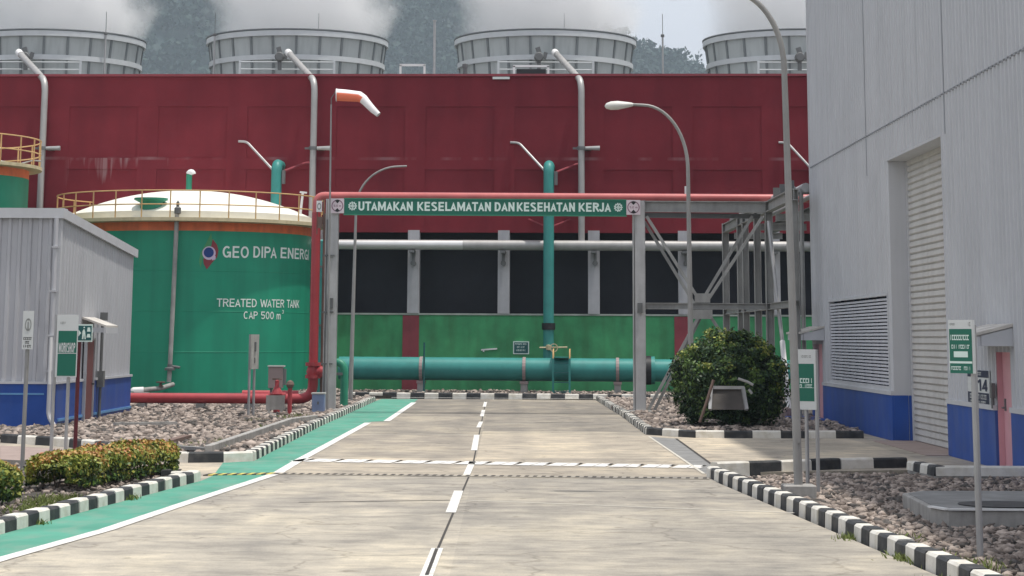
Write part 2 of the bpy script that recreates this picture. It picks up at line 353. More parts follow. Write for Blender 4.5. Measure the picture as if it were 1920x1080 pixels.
class MB:
    def __init__(s): s.v = []; s.f = []; s.m = []; s.s = []
    def face(s, idx, mi=0, smooth=False): s.f.append(tuple(idx)); s.m.append(mi); s.s.append(smooth)
    def add(s, pts): b = len(s.v); s.v.extend([tuple(p) for p in pts]); return b
    def quad(s, a, b, c, d, mi=0):
        k = s.add((a, b, c, d)); s.face((k, k + 1, k + 2, k + 3), mi)
    def obox(s, o, ux, uy, uz, mi=0):                     # oriented box: corner o and three edge vectors
        o, ux, uy, uz = (Vector(q) for q in (o, ux, uy, uz))
        if ux.cross(uy).dot(uz) < 0: ux, uy = uy, ux
        k = s.add([o, o + ux, o + ux + uy, o + uy, o + uz, o + ux + uz, o + ux + uy + uz, o + uy + uz])
        for q in ((0, 3, 2, 1), (4, 5, 6, 7), (0, 1, 5, 4), (1, 2, 6, 5), (2, 3, 7, 6), (3, 0, 4, 7)):
            s.face([k + i for i in q], mi)
        return s
    def box(s, x0, y0, z0, x1, y1, z1, mi=0):
        return s.obox((x0, y0, z0), (x1 - x0, 0, 0), (0, y1 - y0, 0), (0, 0, z1 - z0), mi)
    def bar(s, a, b, w, h, mi=0, up=(0, 0, 1)):           # beam of section w x h between two points
        a, b = Vector(a), Vector(b); d = b - a; up = Vector(up)
        if abs(d.normalized().dot(up)) > 0.99: up = Vector((0, 1, 0))
        sx = d.cross(up).normalized(); sz = sx.cross(d).normalized()
        return s.obox(a - sx * w / 2 - sz * h / 2, d, sx * w, sz * h, mi)
    def ibeam(s, a, b, w, h, t=0.02, mi=0, up=(0, 0, 1)): # rolled I section: two flanges and a web
        a, b = Vector(a), Vector(b); d = b - a; up = Vector(up)
        if abs(d.normalized().dot(up)) > 0.99: up = Vector((0, 1, 0))
        sx = d.cross(up).normalized(); sz = sx.cross(d).normalized()
        s.obox(a - sx * w / 2 + sz * (h / 2 - t), d, sx * w, sz * t, mi)
        s.obox(a - sx * w / 2 - sz * h / 2, d, sx * w, sz * t, mi)
        s.obox(a - sx * t / 2 - sz * (h / 2 - t - .001), d, sx * t, sz * (h - 2 * t - .002), mi)
        return s
    def tube(s, pts, r, n=12, mi=0, cap=True):
        pts = [Vector(p) for p in pts]; rs = r if isinstance(r, (list, tuple)) else [r] * len(pts)
        t0 = (pts[1] - pts[0]).normalized()
        a = Vector((0, 0, 1)) if abs(t0.z) < 0.9 else Vector((1, 0, 0))
        nx = t0.cross(a).normalized(); rings = []
        for i, p in enumerate(pts):
            t = ((pts[i + 1] - p).normalized() if i + 1 < len(pts) else Vector((0, 0, 0))) + ((p - pts[i - 1]).normalized() if i else Vector((0, 0, 0)))
            t.normalize(); nx = (nx - t * nx.dot(t)).normalized(); ny = t.cross(nx)
            rings.append(s.add([p + nx * (rs[i] * math.cos(2 * math.pi * k / n)) + ny * (rs[i] * math.sin(2 * math.pi * k / n)) for k in range(n)]))
        for i in range(len(rings) - 1):
            for k in range(n):
                s.face((rings[i] + k, rings[i] + (k + 1) % n, rings[i + 1] + (k + 1) % n, rings[i + 1] + k), mi, True)
        if cap:
            s.face([rings[0] + k for k in range(n)][::-1], mi); s.face([rings[-1] + k for k in range(n)], mi)
        return s
    def lathe(s, c, prof, n=48, mi=0, axis='Z', a0=0.0, a1=2 * math.pi):
        c = Vector(c); full = abs(a1 - a0 - 2 * math.pi) < 1e-6; m = n if full else n + 1; rings = []
        for r, h in prof:
            ring = []
            for k in range(m):
                a = a0 + (a1 - a0) * k / n
                ring.append(c + (Vector((r * math.cos(a), r * math.sin(a), h)) if axis == 'Z' else Vector((r * math.cos(a), h, r * math.sin(a)))))
            rings.append(s.add(ring))
        for i in range(len(rings) - 1):
            for k in range(n):
                k2 = (k + 1) % m
                s.face((rings[i] + k, rings[i] + k2, rings[i + 1] + k2, rings[i + 1] + k), mi, True)
        return s
    def prism(s, poly, z0, z1, mi=0):
        n = len(poly); a = s.add([(p[0], p[1], z0) for p in poly]); b = s.add([(p[0], p[1], z1) for p in poly])
        s.face([a + i for i in range(n)][::-1], mi); s.face([b + i for i in range(n)], mi)
        for i in range(n): s.face((a + i, a + (i + 1) % n, b + (i + 1) % n, b + i), mi)
        return s
    def build(s, name, mats, parent=None, loc=None, sharp=35, bevel=0.0):
        if not isinstance(mats, (list, tuple)): mats = [mats]
        off = rootloc(parent) if parent is not None else Vector(loc or (0, 0, 0))
        me = bpy.data.meshes.new(name)
        V = np.array(s.v, dtype=float) - np.array(off)
        me.from_pydata(V.tolist(), [], s.f)
        for k in mats: me.materials.append(MT[k] if isinstance(k, str) else k)
        me.polygons.foreach_set('material_index', s.m); me.polygons.foreach_set('use_smooth', s.s)
        me.update()
        if any(s.s): me.set_sharp_from_angle(angle=R(sharp))
        o = bpy.data.objects.new(name, me); COL.objects.link(o)
        if parent is not None: o.parent = parent
        else: o.location = off
        if bevel > 0:
            bm = bmesh.new(); bm.from_mesh(me)
            bmesh.ops.remove_doubles(bm, verts=bm.verts, dist=1e-5)
            bmesh.ops.bevel(bm, geom=[e for e in bm.edges if len(e.link_faces) == 2 and e.calc_face_angle(0) > 0.6], offset=bevel, segments=1, affect='EDGES')
            bm.to_mesh(me); bm.free()
        return o

def tag(o, label, cat, group=None):
    o['label'] = label; o['category'] = cat
    if group: o['group'] = group
    return o
def thing(name, loc, label, cat, group=None):
    o = bpy.data.objects.new(name, None); COL.objects.link(o); o.location = loc; o.empty_display_size = 0.3
    return tag(o, label, cat, group)
def structure(o): o['kind'] = 'structure'; return o
def stuff(o): o['kind'] = 'stuff'; return o
def copy_tree(o, parent=None):
    c = o.copy(); COL.objects.link(c)
    if parent is not None: c.parent = parent
    for ch in list(o.children): copy_tree(ch, c)
    return c
def copy_thing(o, delta, label):
    c = copy_tree(o); c.location = o.location + Vector(delta); c['label'] = label; return c

def arc(c, u, v, r, a0, a1, n=8):
    c, u, v = Vector(c), Vector(u), Vector(v)
    return [c + u * (r * math.cos(a0 + (a1 - a0) * i / n)) + v * (r * math.sin(a0 + (a1 - a0) * i / n)) for i in range(n + 1)]
def fillet(pts, r, n=6):                                  # rounds the inner corners of a polyline
    pts = [Vector(p) for p in pts]; out = [pts[0]]
    for i in range(1, len(pts) - 1):
        p = pts[i]; a = (pts[i - 1] - p); b = (pts[i + 1] - p); q = min(r, a.length * .48, b.length * .48)
        A = p + a.normalized() * q; B = p + b.normalized() * q
        for k in range(n + 1):
            t = k / n; out.append(A * (1 - t) ** 2 + p * (2 * t * (1 - t)) + B * t * t)
    out.append(pts[-1]); return out

# lettering: bold grotesque drawn with a pen of even width; glyphs live in a box of height 1
def glyph(ch, t):
    a = t / 2; w = {'I': t, 'M': .86, 'W': 1.02, 'm': .80, '.': t, ' ': .30, '1': .42, 'E': .60, 'L': .56, 'J': .52, 'O': .76, 'G': .74, 'C': .70}.get(ch, .66)
    L, Q, B, T, c = a, w - a, a, 1 - a, w / 2
    def el(cx, cy, rx, ry, d0, d1, n=14): return [(cx + rx * math.cos(R(d0 + (d1 - d0) * i / n)), cy + ry * math.sin(R(d0 + (d1 - d0) * i / n))) for i in range(n + 1)]
    rx, ry = c - a, .5 - a
    S_ = {
        'A': [[(a * .7, 0), (c, 1 - a * .4), (w - a * .7, 0)], [(w * .2, .30), (w * .8, .30)]],
        'C': [el(c, .5, rx, ry, 48, 312)], 'D': [[(L, 0), (L, 1)], [(L, T), (w * .42, T)] + el(w * .42, .5, Q - w * .42, ry, 90, -90)[1:-1] + [(w * .42, B), (L, B)]],
        'E': [[(L, 0), (L, 1)], [(L, T), (w, T)], [(L, .5), (w * .92, .5)], [(L, B), (w, B)]],
        'G': [el(c, .5, rx, ry, 48, 360 - 32), [(c * 1.05, .44), (Q, .44), (Q, .02)]],
        'H': [[(L, 0), (L, 1)], [(Q, 0), (Q, 1)], [(L, .5), (Q, .5)]], 'I': [[(L, 0), (L, 1)]],
        'J': [[(Q, 1), (Q, .3)] + el(c, .3, rx, .3 - a, 0, -180)[1:]], 'K': [[(L, 0), (L, 1)], [(L, .34), (w - a * .6, 1)], [(w * .36, .52), (w - a * .4, 0)]],
        'L': [[(L, 0), (L, 1)], [(L, B), (w, B)]], 'M': [[(L, 0), (L, 1)], [(Q, 0), (Q, 1)], [(L, 1 - a * .3), (c, .18), (Q, 1 - a * .3)]],
        'N': [[(L, 0), (L, 1)], [(Q, 0), (Q, 1)], [(L, 1 - a * .6), (Q, a * .6)]], 'O': [el(c, .5, rx, ry, 0, 360, 26)], '0': [el(c, .5, rx, ry, 0, 360, 26)],
        'P': [[(L, 0), (L, 1)], [(L, T), (w * .5, T)] + el(w * .5, .72, Q - w * .5, .28 - a, 90, -90)[1:-1] + [(w * .5, .44 + a), (L, .44 + a)]],
        'R': [[(L, 0), (L, 1)], [(L, T), (w * .5, T)] + el(w * .5, .73, Q - w * .5, .27 - a, 90, -90)[1:-1] + [(w * .5, .46 + a), (L, .46 + a)], [(w * .5, .5), (w - a * .5, 0)]],
        'S': [el(c, .74, rx, .26 - a, 25, 230, 12) + el(c, .26, rx, .26 - a + .02, 50, -155, 12)], 'T': [[(c, 0), (c, 1)], [(0, T), (w, T)]],
        'U': [[(L, 1), (L, .34)] + el(c, .34, rx, .34 - a, 180, 360)[1:-1] + [(Q, .34), (Q, 1)]], 'W': [[(a * .8, 1), (w * .27, 0)], [(w * .27, 0), (c, .88)], [(c, .88), (w * .73, 0)], [(w * .73, 0), (w - a * .8, 1)]],
        '1': [[(Q, 0), (Q, 1)], [(Q, .93), (0, .72)]], '3': [el(c, .74, rx, .26 - a, 150, -80, 12), el(c, .28, rx, .28 - a, 80, -150, 12)], '4': [[(w * .74, 0), (w * .74, 1)], [(w * .74, .93), (a, .26), (w, .26)]],
        '5': [[(w * .95, T), (L * 1.4, T), (L, .52)], el(c, .32, rx, .32 - a, 140, -150, 14)], 'm': [[(L, 0), (L, .7)], [(c, 0), (c, .6)], [(Q, 0), (Q, .45)] , el((L + c) / 2, .45, (c - L) / 2, .25 - a * .6, 170, 0, 8), el((Q + c) / 2, .45, (Q - c) / 2, .25 - a * .6, 170, 0, 8)], '.': [[(L, 0), (L, t)]], ' ': []}
    return S_[ch], w
def put_text(mb, txt, fn, w, h, bold=.02, mi=0, t=None, nrm=(0, -1, 0)):          # fn(a, b) maps text plane (0..w, 0..h) to world
    t = t or (.20 if bold >= .015 else .16 if bold >= .01 else .135); gap = .13; x = 0; run = []
    for i_, ch in enumerate(txt):
        st, gw = glyph(ch, t)
        if i_ and ch in 'ATWJ' and txt[i_ - 1] in 'ATWLPR': x -= .12
        elif i_ and (ch in 'ATW' or txt[i_ - 1] in 'ATW'): x -= .05
        for p in st: run.append([(x + q[0], q[1]) for q in p])
        x += gw + gap
    tot = x - gap; nrm = Vector(nrm); a = t / 2
    for i, p in enumerate(run):
        lift = nrm * (.0006 * (i % 4)); q = [Vector((v[0], v[1])) for v in p]; Lp, Rp = [], []
        closed = (q[0] - q[-1]).length < 1e-6
        for j, v in enumerate(q):
            d0 = (v - q[j - 1]).normalized() if j else ((q[0] - q[-2]).normalized() if closed else None); d1 = (q[j + 1] - v).normalized() if j + 1 < len(q) else ((q[1] - q[0]).normalized() if closed else None)
            d0 = d0 or d1; d1 = d1 or d0
            d = (d0 + d1).normalized(); n_ = Vector((-d.y, d.x)); k = min(4.5, 1 / max(.22, n_.dot(Vector((-d0.y, d0.x)))))
            Lp.append(v + n_ * a * k); Rp.append(v - n_ * a * k)
        f = lambda v: fn(v.x / tot * w, max(0, min(1, v.y)) * h) + lift
        kk = mb.add([f(v) for v in Lp]); k2 = mb.add([f(v) for v in Rp])
        for j in range(len(q) - 1): mb.face((k2 + j, k2 + j + 1, kk + j + 1, kk + j), mi)
def plane_fn(o, ux, uz):
    o, ux, uz = Vector(o), Vector(ux), Vector(uz)
    return lambda a, b: o + ux * a + uz * b
def disc(mb, fn, cx, cy, r, mi=0, n=24, r2=0.0, sy=1.0):
    if r2 > 0:
        a = mb.add([fn(cx + r * math.cos(2 * math.pi * k / n), cy + sy * r * math.sin(2 * math.pi * k / n)) for k in range(n)])
        b = mb.add([fn(cx + r2 * math.cos(2 * math.pi * k / n), cy + sy * r2 * math.sin(2 * math.pi * k / n)) for k in range(n)])
        for k in range(n): mb.face((a + k, a + (k + 1) % n, b + (k + 1) % n, b + k), mi)
    else:
        a = mb.add([fn(cx + r * math.cos(2 * math.pi * k / n), cy + sy * r * math.sin(2 * math.pi * k / n)) for k in range(n)])
        mb.face([a + k for k in range(n)], mi)
def poly(mb, fn, pts, mi=0):
    k = mb.add([fn(*p) for p in pts]); mb.face([k + i for i in range(len(pts))], mi)
def scribble(mb, fn, x0, x1, y0, y1, seed, mi=0):         # a row of marks too small to read
    r = random.Random(seed); x = x0; h = y1 - y0
    while x < x1 - h * 0.3:
        w = min(h * r.uniform(0.35, 0.75), x1 - x)
        if r.random() > 0.13:
            kind = r.random()
            poly(mb, fn, [(x, y0), (x + w * .3, y0), (x + w * .3, y1), (x, y1)], mi)
            if kind > .25: poly(mb, fn, [(x + w * .3, y1 - h * .25), (x + w * .85, y1 - h * .25), (x + w * .85, y1), (x + w * .3, y1)], mi)
            if kind > .5: poly(mb, fn, [(x + w * .3, y0), (x + w * .85, y0), (x + w * .85, y0 + h * .22), (x + w * .3, y0 + h * .22)], mi)
        x += w

# ------------------------------------------------------------------ ground, road, markings
def sheet(name, pts, z, m):
    mb = MB(); k = mb.add([(p[0], p[1], z) for p in pts]); mb.face([k + i for i in range(len(pts))])
    o = mb.build(name, m)
    if o.data.polygons[0].normal.z < 0: o.data.flip_normals()
    return structure(o)
def g2(x, y, z=0.0): p = G(x, y, z); return (p.x, p.y)

sheet('ground', [(-750, -60), (750, -60), (750, 1290), (-750, 1290)], -0.45, 'ground')
mb = MB(); mb.prism([(-14, -8), (4.0, -8), (4.9, 8), (4.15, 18), (3.95, 21.3), (3.2, 34.6), (3.3, 37.0), (7.2, 38.3), (8.3, 38.3), (8.3, 62), (14, 80.6), (-14, 80.6)], -0.35, 0.0)
structure(mb.build('road', 'road'))

bk_y0, bk_y1 = G(720, 745).y, G(1120, 748).y
LK = [(-7.0, 8.0)] + [g2(0, 1003), g2(190, 951), g2(377, 902)]
LK2 = [g2(478, 864), g2(520, 842), g2(600, 800), g2(705, 752)]
WLN = [(-6.2, 8.0), g2(0, 1050), g2(200, 994), g2(367, 938), g2(520, 888), g2(560, 864), g2(690, 793)]
WLF = [g2(725, 790), g2(776, 755)]
gp = LK + [g2(400, 892), g2(418, 868), g2(474, 865)] + LK2 + [(LK2[-1][0] + .05, 80.2), (g2(790, 744)[0], 80.2)] + [WLF[1], WLF[0], (WLF[0][0] - .35, WLF[0][1] - .4)] + WLN[::-1]
sheet('green_walkway', gp, 0.004, 'green_path')

def ribbon(mb, pts, w, z, mi=0):
    pts = [Vector((p[0], p[1], 0)) for p in pts]; L, Rr = [], []
    for i, p in enumerate(pts):
        d = (pts[min(i + 1, len(pts) - 1)] - pts[max(i - 1, 0)]).normalized(); nrm = Vector((-d.y, d.x, 0))
        L.append(p + nrm * w / 2); Rr.append(p - nrm * w / 2)
    for i in range(len(pts) - 1):
        mb.quad((Rr[i].x, Rr[i].y, z), (Rr[i + 1].x, Rr[i + 1].y, z), (L[i + 1].x, L[i + 1].y, z), (L[i].x, L[i].y, z), mi)
def line_obj(name, pts, w, z, m):
    mb = MB(); ribbon(mb, pts, w, z); return structure(mb.build(name, m))
line_obj('edge_line', WLN, 0.17, 0.008, 'white_line')
line_obj('edge_line', WLF, 0.17, 0.008, 'white_line')
# centre line dashes over the joint between the two lanes
line_obj('lane_joint', [(-0.62, 2), g2(800, 1078), g2(885, 880), g2(911, 752)], 0.028, 0.003, 'joint_dark')
for (xa, ya), (xb, yb), w in (((798, 1084), (820, 1029), 0.15), ((845, 962), (860, 921), 0.16), ((874, 893), (886, 866), 0.14), ((889, 845), (894, 816), 0.15), ((897, 802), (902, 791), 0.13), ((903.5, 781), (906.5, 769), 0.13), ((908, 763), (910.5, 754), 0.13)):
    line_obj('centre_dash', [g2(xa, ya), g2(xb, yb)], w * .80, 0.008, 'worn_line')
line_obj('centre_dash', [(-0.66, 14.5), (-0.66, 11.6)], 0.17, 0.008, 'worn_line')
line_obj('lane_crack', [g2(800, 1080), g2(809, 1057), g2(819, 1030)], 0.035, 0.0105, 'joint_dark')
for yy, m_, w in ((65.3, 'joint_dark', 0.09), (51.0, 'joint_light', 0.06), (58.0, 'joint_light', 0.05)):
    line_obj('expansion_joint', [(-3.3, yy), (3.1, yy - .1)], w, 0.0035, m_)
line_obj('expansion_joint', [g2(560, 942), g2(860, 938)], 0.05, 0.0035, 'joint_dark')
line_obj('expansion_joint', [g2(864, 938), g2(1490, 962)], 0.07, 0.0035, 'joint_light')
line_obj('edge_line', [(LK2[-1][0] + .3, bk_y0 - .28), (3.3, bk_y1 - .28)], 0.22, 0.009, 'worn_line')
sheet('gutter', [g2(1219, 819), g2(1268, 823), g2(1352, 884), g2(1322, 889)], 0.004, 'dark_concrete')
line_obj('gutter_edge', [g2(1268, 823), g2(1352, 884)], .05, 0.0085, 'joint_dark')
line_obj('gutter_edge', [g2(1217, 819), g2(1320, 889)], .05, 0.0085, 'joint_light')
# white stop band with slots and the slotted drain
A, B = Vector(g2(556, 863) + (0,)), Vector(g2(1325, 876) + (0,))
mb = MB(); n = 27
for i in range(n):
    t0, t1 = i / n, (i + (0.93 if i % 2 else 0.80)) / n
    ribbon(mb, [A.lerp(B, t0), A.lerp(B, t1)], 0.95, 0.008)
    if i % 2 == 0: ribbon(mb, [A.lerp(B, (i + .79) / n) + Vector((0, .27, 0)), A.lerp(B, (i + 1.0) / n) + Vector((0, .27, 0))], 0.45, 0.008)
structure(mb.build('stop_line', 'white_line'))
A, B = Vector(g2(512, 889) + (0,)), Vector(g2(1330, 898) + (0,))
mb = MB(); d = (B - A); nrm = Vector((-d.y, d.x, 0)).normalized(); N = 52
mb.obox(A - nrm * .2, d, nrm * .4, (0, 0, .012), 0)
for i in range(N):
    mb.obox(A + d * ((i + .25) / N) - nrm * .13, d * (.45 / N), nrm * .26, (0, 0, .0155), 1)
A2 = Vector(g2(386, 891) + (0,)); d2 = A - A2
for i in range(14):
    mb.obox(A2 + d2 * (i / 14) - nrm * .2, d2 * (.98 / 14), nrm * .4, (0, 0, .016), 2 if i % 2 else 1)
structure(mb.build('slotted_drain', ['road', 'joint_dark', 'yellow_line']))

def kerb(name, pts, block, side, w=0.2, h=0.15, start=0, z0=0.0, seed=0, base=-0.12):
    """Painted kerb stones along a polyline; side=+1 puts the stones left of the direction of travel."""
    r = random.Random(seed); P_ = [Vector((p[0], p[1], 0)) for p in pts]
    L = [0]
    for i in range(len(P_) - 1): L.append(L[-1] + (P_[i + 1] - P_[i]).length)
    def at(sv):
        sv = max(0, min(L[-1], sv))
        for i in range(len(P_) - 1):
            if sv <= L[i + 1] or i == len(P_) - 2:
                return P_[i].lerp(P_[i + 1], (sv - L[i]) / max(1e-6, L[i + 1] - L[i]))
    mb = MB(); n = max(1, round(L[-1] / block)); bl = L[-1] / n
    for i in range(n):
        a, b = at(i * bl + .006), at((i + 1) * bl - .006)
        a = a + Vector((r.uniform(-.008, .008), r.uniform(-.008, .008), 0)); b = b + Vector((r.uniform(-.008, .008), r.uniform(-.008, .008), 0))
        d = (b - a).normalized(); nv = Vector((-d.y, d.x, 0)) * side; hh = h + r.uniform(-.008, .008); c = .025
        prof = [(0, base), (0.012, hh - c), (0.012 + c, hh), (w - c, hh), (w, hh - c), (w, base)]
        i0 = mb.add([a + nv * p[0] + Vector((0, 0, p[1] + z0)) for p in prof]); i1 = mb.add([b + nv * p[0] + Vector((0, 0, p[1] + z0)) for p in prof])
        mi = (i + start) % 2
        q = len(prof)
        for k in range(q - 1):
            f = (i0 + k, i1 + k, i1 + k + 1, i0 + k + 1); mb.face(f if side < 0 else f[::-1], mi)
        mb.face([i0 + k for k in range(q)] if side < 0 else [i0 + k for k in range(q)][::-1], mi)
        mb.face([i1 + k for k in range(q)][::-1] if side < 0 else [i1 + k for k in range(q)], mi)
    return structure(mb.build(name, ['kerb_white', 'kerb_black']))
kerb('kerb', LK, 0.42, +1, seed=1)
kerb('kerb', [LK[-1], (LK[-1][0] - .5, LK[-1][1] + .12), g2(330, 892)], 0.42, +1, seed=12)
kerb('kerb', LK2, 0.42, +1, seed=2, h=.16)
kerb('kerb', [g2(0, 830), g2(120, 838), g2(235, 851), g2(315, 868), g2(430, 867), g2(476, 865)], 0.62, +1, seed=3, start=1, h=.17)
RK = [(4.75, 8.0), (4.15, 17.5), g2(1683, 1045), g2(1500, 965), g2(1323, 894)]
kerb('kerb', RK, 0.42, -1, seed=4, h=.16)
kerb('kerb', [g2(1346, 888), g2(1493, 883), g2(1597, 879), g2(1702, 877)], 0.62, +1, seed=5, h=.17, base=-.3)
RK2 = [g2(1211, 815), g2(1165, 780), g2(1117, 750)]
kerb('kerb', RK2, 0.42, -1, seed=6)
kerb('kerb', [g2(1211, 815), g2(1300, 821), g2(1450, 822), g2(1620, 822)], 0.62, +1, seed=7, start=1, h=.16)
bk = [Vector(g2(640, 744) + (0,)), Vector(g2(1300, 750) + (0,))]
kerb('kerb', bk, 0.50, +1, seed=8, h=.17)

# beds of stone between the kerbs
def bed(pts, z, name='gravel_bed', m='gravel_bed'):
    mb = MB(); mb.prism([(p[0], p[1]) for p in pts], -0.40, z)
    o = mb.build(name, m)
    return structure(o)
BL = [g2(474, 861), g2(520, 838), g2(600, 796), g2(700, 751), (-4.6, 80.3), (-16, 80.3), (-16, 49), g2(0, 824), g2(120, 832), g2(235, 845), g2(315, 861)]
BL = [(p[0] - .05, p[1] + .12) for p in BL]
bed(BL, 0.05)
BN = [(p[0] - .12, p[1] + .02) for p in LK] + [g2(330, 886), g2(0, 868), (-12, 36.0), (-12, 8)]
bed(BN, 0.06)
BR = [(p[0] + .1, p[1]) for p in RK] + [g2(1347, 892), g2(1493, 887), g2(1597, 883), g2(1702, 881)] + [(8.4, 37.3), (8.4, 8)]
bed(BR, -0.06)
BF = [(p[0] + .1, p[1] + .05) for p in RK2][::-1] + [g2(1300, 816), g2(1450, 817), g2(1620, 817), (8.3, 61.5), (12, 80), (3.4, 80)]
BF = [(p[0], p[1] + .1) for p in BF]
bed(BF, 0.05)
bed([(-9, bk[0].y + .1), (16, bk[1].y + .1), WC(18, .2, 0).xy[:], WC(-30, .2, 0).xy[:], (-30, 80.5), (-9, 80.5)], 0.06)
mb = MB(); mb.prism([g2(0, 838), g2(120, 845), g2(240, 858), g2(318, 874), g2(330, 886), g2(0, 870)], -.2, 0.03); structure(mb.build('side_path', 'paving_pink'))

def inside(px, py, pg):
    c = np.zeros(len(px), bool); j = len(pg) - 1
    for i in range(len(pg)):
        xi, yi = pg[i][0], pg[i][1]; xj, yj = pg[j][0], pg[j][1]
        if yi != yj:
            c ^= ((yi > py) != (yj > py)) & (px < (xj - xi) * (py - yi) / (yj - yi) + xi)
        j = i
    return c
def ico():
    bm = bmesh.new(); bmesh.ops.create_icosphere(bm, subdivisions=1, radius=1)
    V = np.array([v.co[:] for v in bm.verts]); Fc = np.array([[v.index for v in f.verts] for f in bm.faces]); bm.free(); return V, Fc
IV, IF = ico()
def gravel(pg, z, per, smin, smax, keep=None, xr=None, yr=None, name='gravel'):
    xs = [p[0] for p in pg]; ys = [p[1] for p in pg]
    x0, x1 = xr or (min(xs), max(xs)); y0, y1 = yr or (min(ys), max(ys))
    n = int((x1 - x0) * (y1 - y0) * per)
    px = rng.uniform(x0, x1, n); py = rng.uniform(y0, y1, n)
    k = inside(px, py, pg)
    if keep is not None: k &= keep(px, py)
    px, py = px[k], py[k]; n = len(px)
    s = rng.uniform(0, 1, n) ** 1.9 * (smax - smin) + smin
    sc = np.stack([s * rng.uniform(.65, 1.35, n), s * rng.uniform(.65, 1.35, n), s * rng.uniform(.4, .85, n)], 1)
    V = IV[None] * rng.uniform(.42, 1.35, (n, len(IV), 1)) * sc[:, None, :]
    a = rng.uniform(0, 2 * np.pi, n); b = rng.uniform(-.5, .5, n)
    ca, sa, cb, sb = np.cos(a)[:, None], np.sin(a)[:, None], np.cos(b)[:, None], np.sin(b)[:, None]
    X, Y, Z = V[..., 0], V[..., 1], V[..., 2]
    Y, Z = Y * cb - Z * sb, Y * sb + Z * cb
    X, Y = X * ca - Y * sa, X * sa + Y * ca
    V = np.stack([X + px[:, None], Y + py[:, None], Z + (z + s * rng.uniform(.05, .45, n))[:, None]], -1).reshape(-1, 3)
    Fa = (IF[None] + (np.arange(n) * len(IV))[:, None, None]).reshape(-1, 3)
    me = bpy.data.meshes.new(name); me.vertices.add(len(V)); me.vertices.foreach_set('co', V.ravel())
    me.loops.add(Fa.size); me.loops.foreach_set('vertex_index', Fa.ravel().astype(np.int32))
    me.polygons.add(len(Fa)); me.polygons.foreach_set('loop_start', np.arange(0, Fa.size, 3, dtype=np.int32))
    for q in ('stone_a', 'stone_b', 'stone_c'): me.materials.append(MT[q])
    me.polygons.foreach_set('material_index', np.repeat(rng.choice([0, 0, 1, 1, 2], n), len(IF)).astype(np.int32))
    me.update(calc_edges=True); me.validate()
    o = bpy.data.objects.new(name, me); COL.objects.link(o); return stuff(o)
gravel(BL, 0.05, 95, .03, .105, xr=(-11.5, -4.2), yr=(38, 58))
gravel(BL, 0.05, 45, .04, .11, xr=(-11.5, -4.2), yr=(58, 80))
gravel(BR, -0.06, 270, .016, .075, xr=(3.0, 8.3), yr=(17, 37.5))
gravel(BF, 0.05, 75, .03, .11, xr=(3.0, 8.3), yr=(49, 80))
gravel([(-9, bk[0].y + .36), (15, bk[1].y + .36), (15, 90), (-9, 91.5)], 0.04, 26, .04, .10)
gravel(BN, 0.06, 60, .02, .06, xr=(-8.5, -4.6), yr=(24, 37))

# ------------------------------------------------------------------ cooling tower building
ct = thing('cooling_tower', WC(0, 0, 0), 'long cooling tower with dark red upper wall, black openings and green base wall', 'cooling tower')
UL, UR = WP(-260, 300)[0], WP(2000, 300)[0]
Zt = WP(900, 143.5)[1]; Za = WP(900, 200)[1]; Zb = WP(900, 297)[1]; Zc = WP(900, 318)[1]; Zo = WP(900, 436)[1]; Zg = WP(900, 591)[1]
def wbox(mb, u0, u1, off0, off1, z0, z1, mi=0):
    return mb.obox(WC(u0, off0, z0), UX * (u1 - u0), UN * (off1 - off0), (0, 0, z1 - z0), mi)
cols = [WP(775.5 + 169 * k, 500)[0] for k in range(-7, 7)]
def wall_local(o):   # give the wall's meshes wall-aligned object coordinates
    o.rotation_euler = (0, 0, -WT); Mi = Matrix.Rotation(WT, 4, 'Z'); o.data.transform(Mi); return o
mb = MB()
wbox(mb, UL, UR, -.30, 0.0, Zo, Zt - .02)
wbox(mb, UL, UR, 0.0, .035, Za, Zt, 0)
wbox(mb, UL, UR, 0.0, .035, Zc, Zb, 0)
wbox(mb, UL, UR, 0.0, .04, Zo - .001, Zo + .25, 0)
for u in cols:
    for z0, z1 in ((Zb, Za), (Zo + .25, Zc)): wbox(mb, u - .42, u + .42, 0.0, .032, z0, z1, 0)
wall_local(mb.build('red_wall', 'red_wall', ct))
mb = MB(); wbox(mb, UL, UR, -.25, .12, Zt + .003, Zt + .10); mb.build('coping', 'red_panel', ct)
mb = MB(); wbox(mb, UL, UR, -.4, 0.0, -.4, Zg); wall_local(mb.build('base_wall', 'green_wall', ct))
mb = MB(); wbox(mb, UL, UR, -.4, .06, Zg + .002, Zg + .07); mb.build('ledge', 'ledge', ct)
mb = MB(); wbox(mb, UL, UR, -1.6, -1.5, Zg, Zo + .3)
mb.build('air_inlet', 'dark_opening', ct)
for k, u in enumerate(cols):
    mb = MB(); wbox(mb, u - .235, u + .235, -.45, .10, Zg + .07, WP(900, 432)[1]); mb.build('column', 'column_grey', ct)
    if k % 3 == 1:
        mb = MB(); wbox(mb, u - .33 - .08, u + .33 - .08, 0.0, .05, -.2, Zg - .02); mb.build('painted_pier', 'red_panel', ct)
mb = MB(); wbox(mb, UL, UR, -16, -.3, Zt - .7, Zt - .5); mb.build('roof_deck', 'dark_concrete', ct)
mb = MB(); wbox(mb, UL, UR, -16.2, -16, -.4, Zt); mb.build('rear_wall', 'dark_concrete', ct)
for u in (UL, UR - .3):
    mb = MB(); wbox(mb, u, u + .3, -16, -.45, -.4, Zt - .75); mb.build('end_wall', 'dark_concrete', ct)
u, z = WP(940, 147); mb = MB(); wbox(mb, u - .35, u + .35, .13, .17, z - .05, z + .05); mb.build('name_plate', 'sign_white', ct)
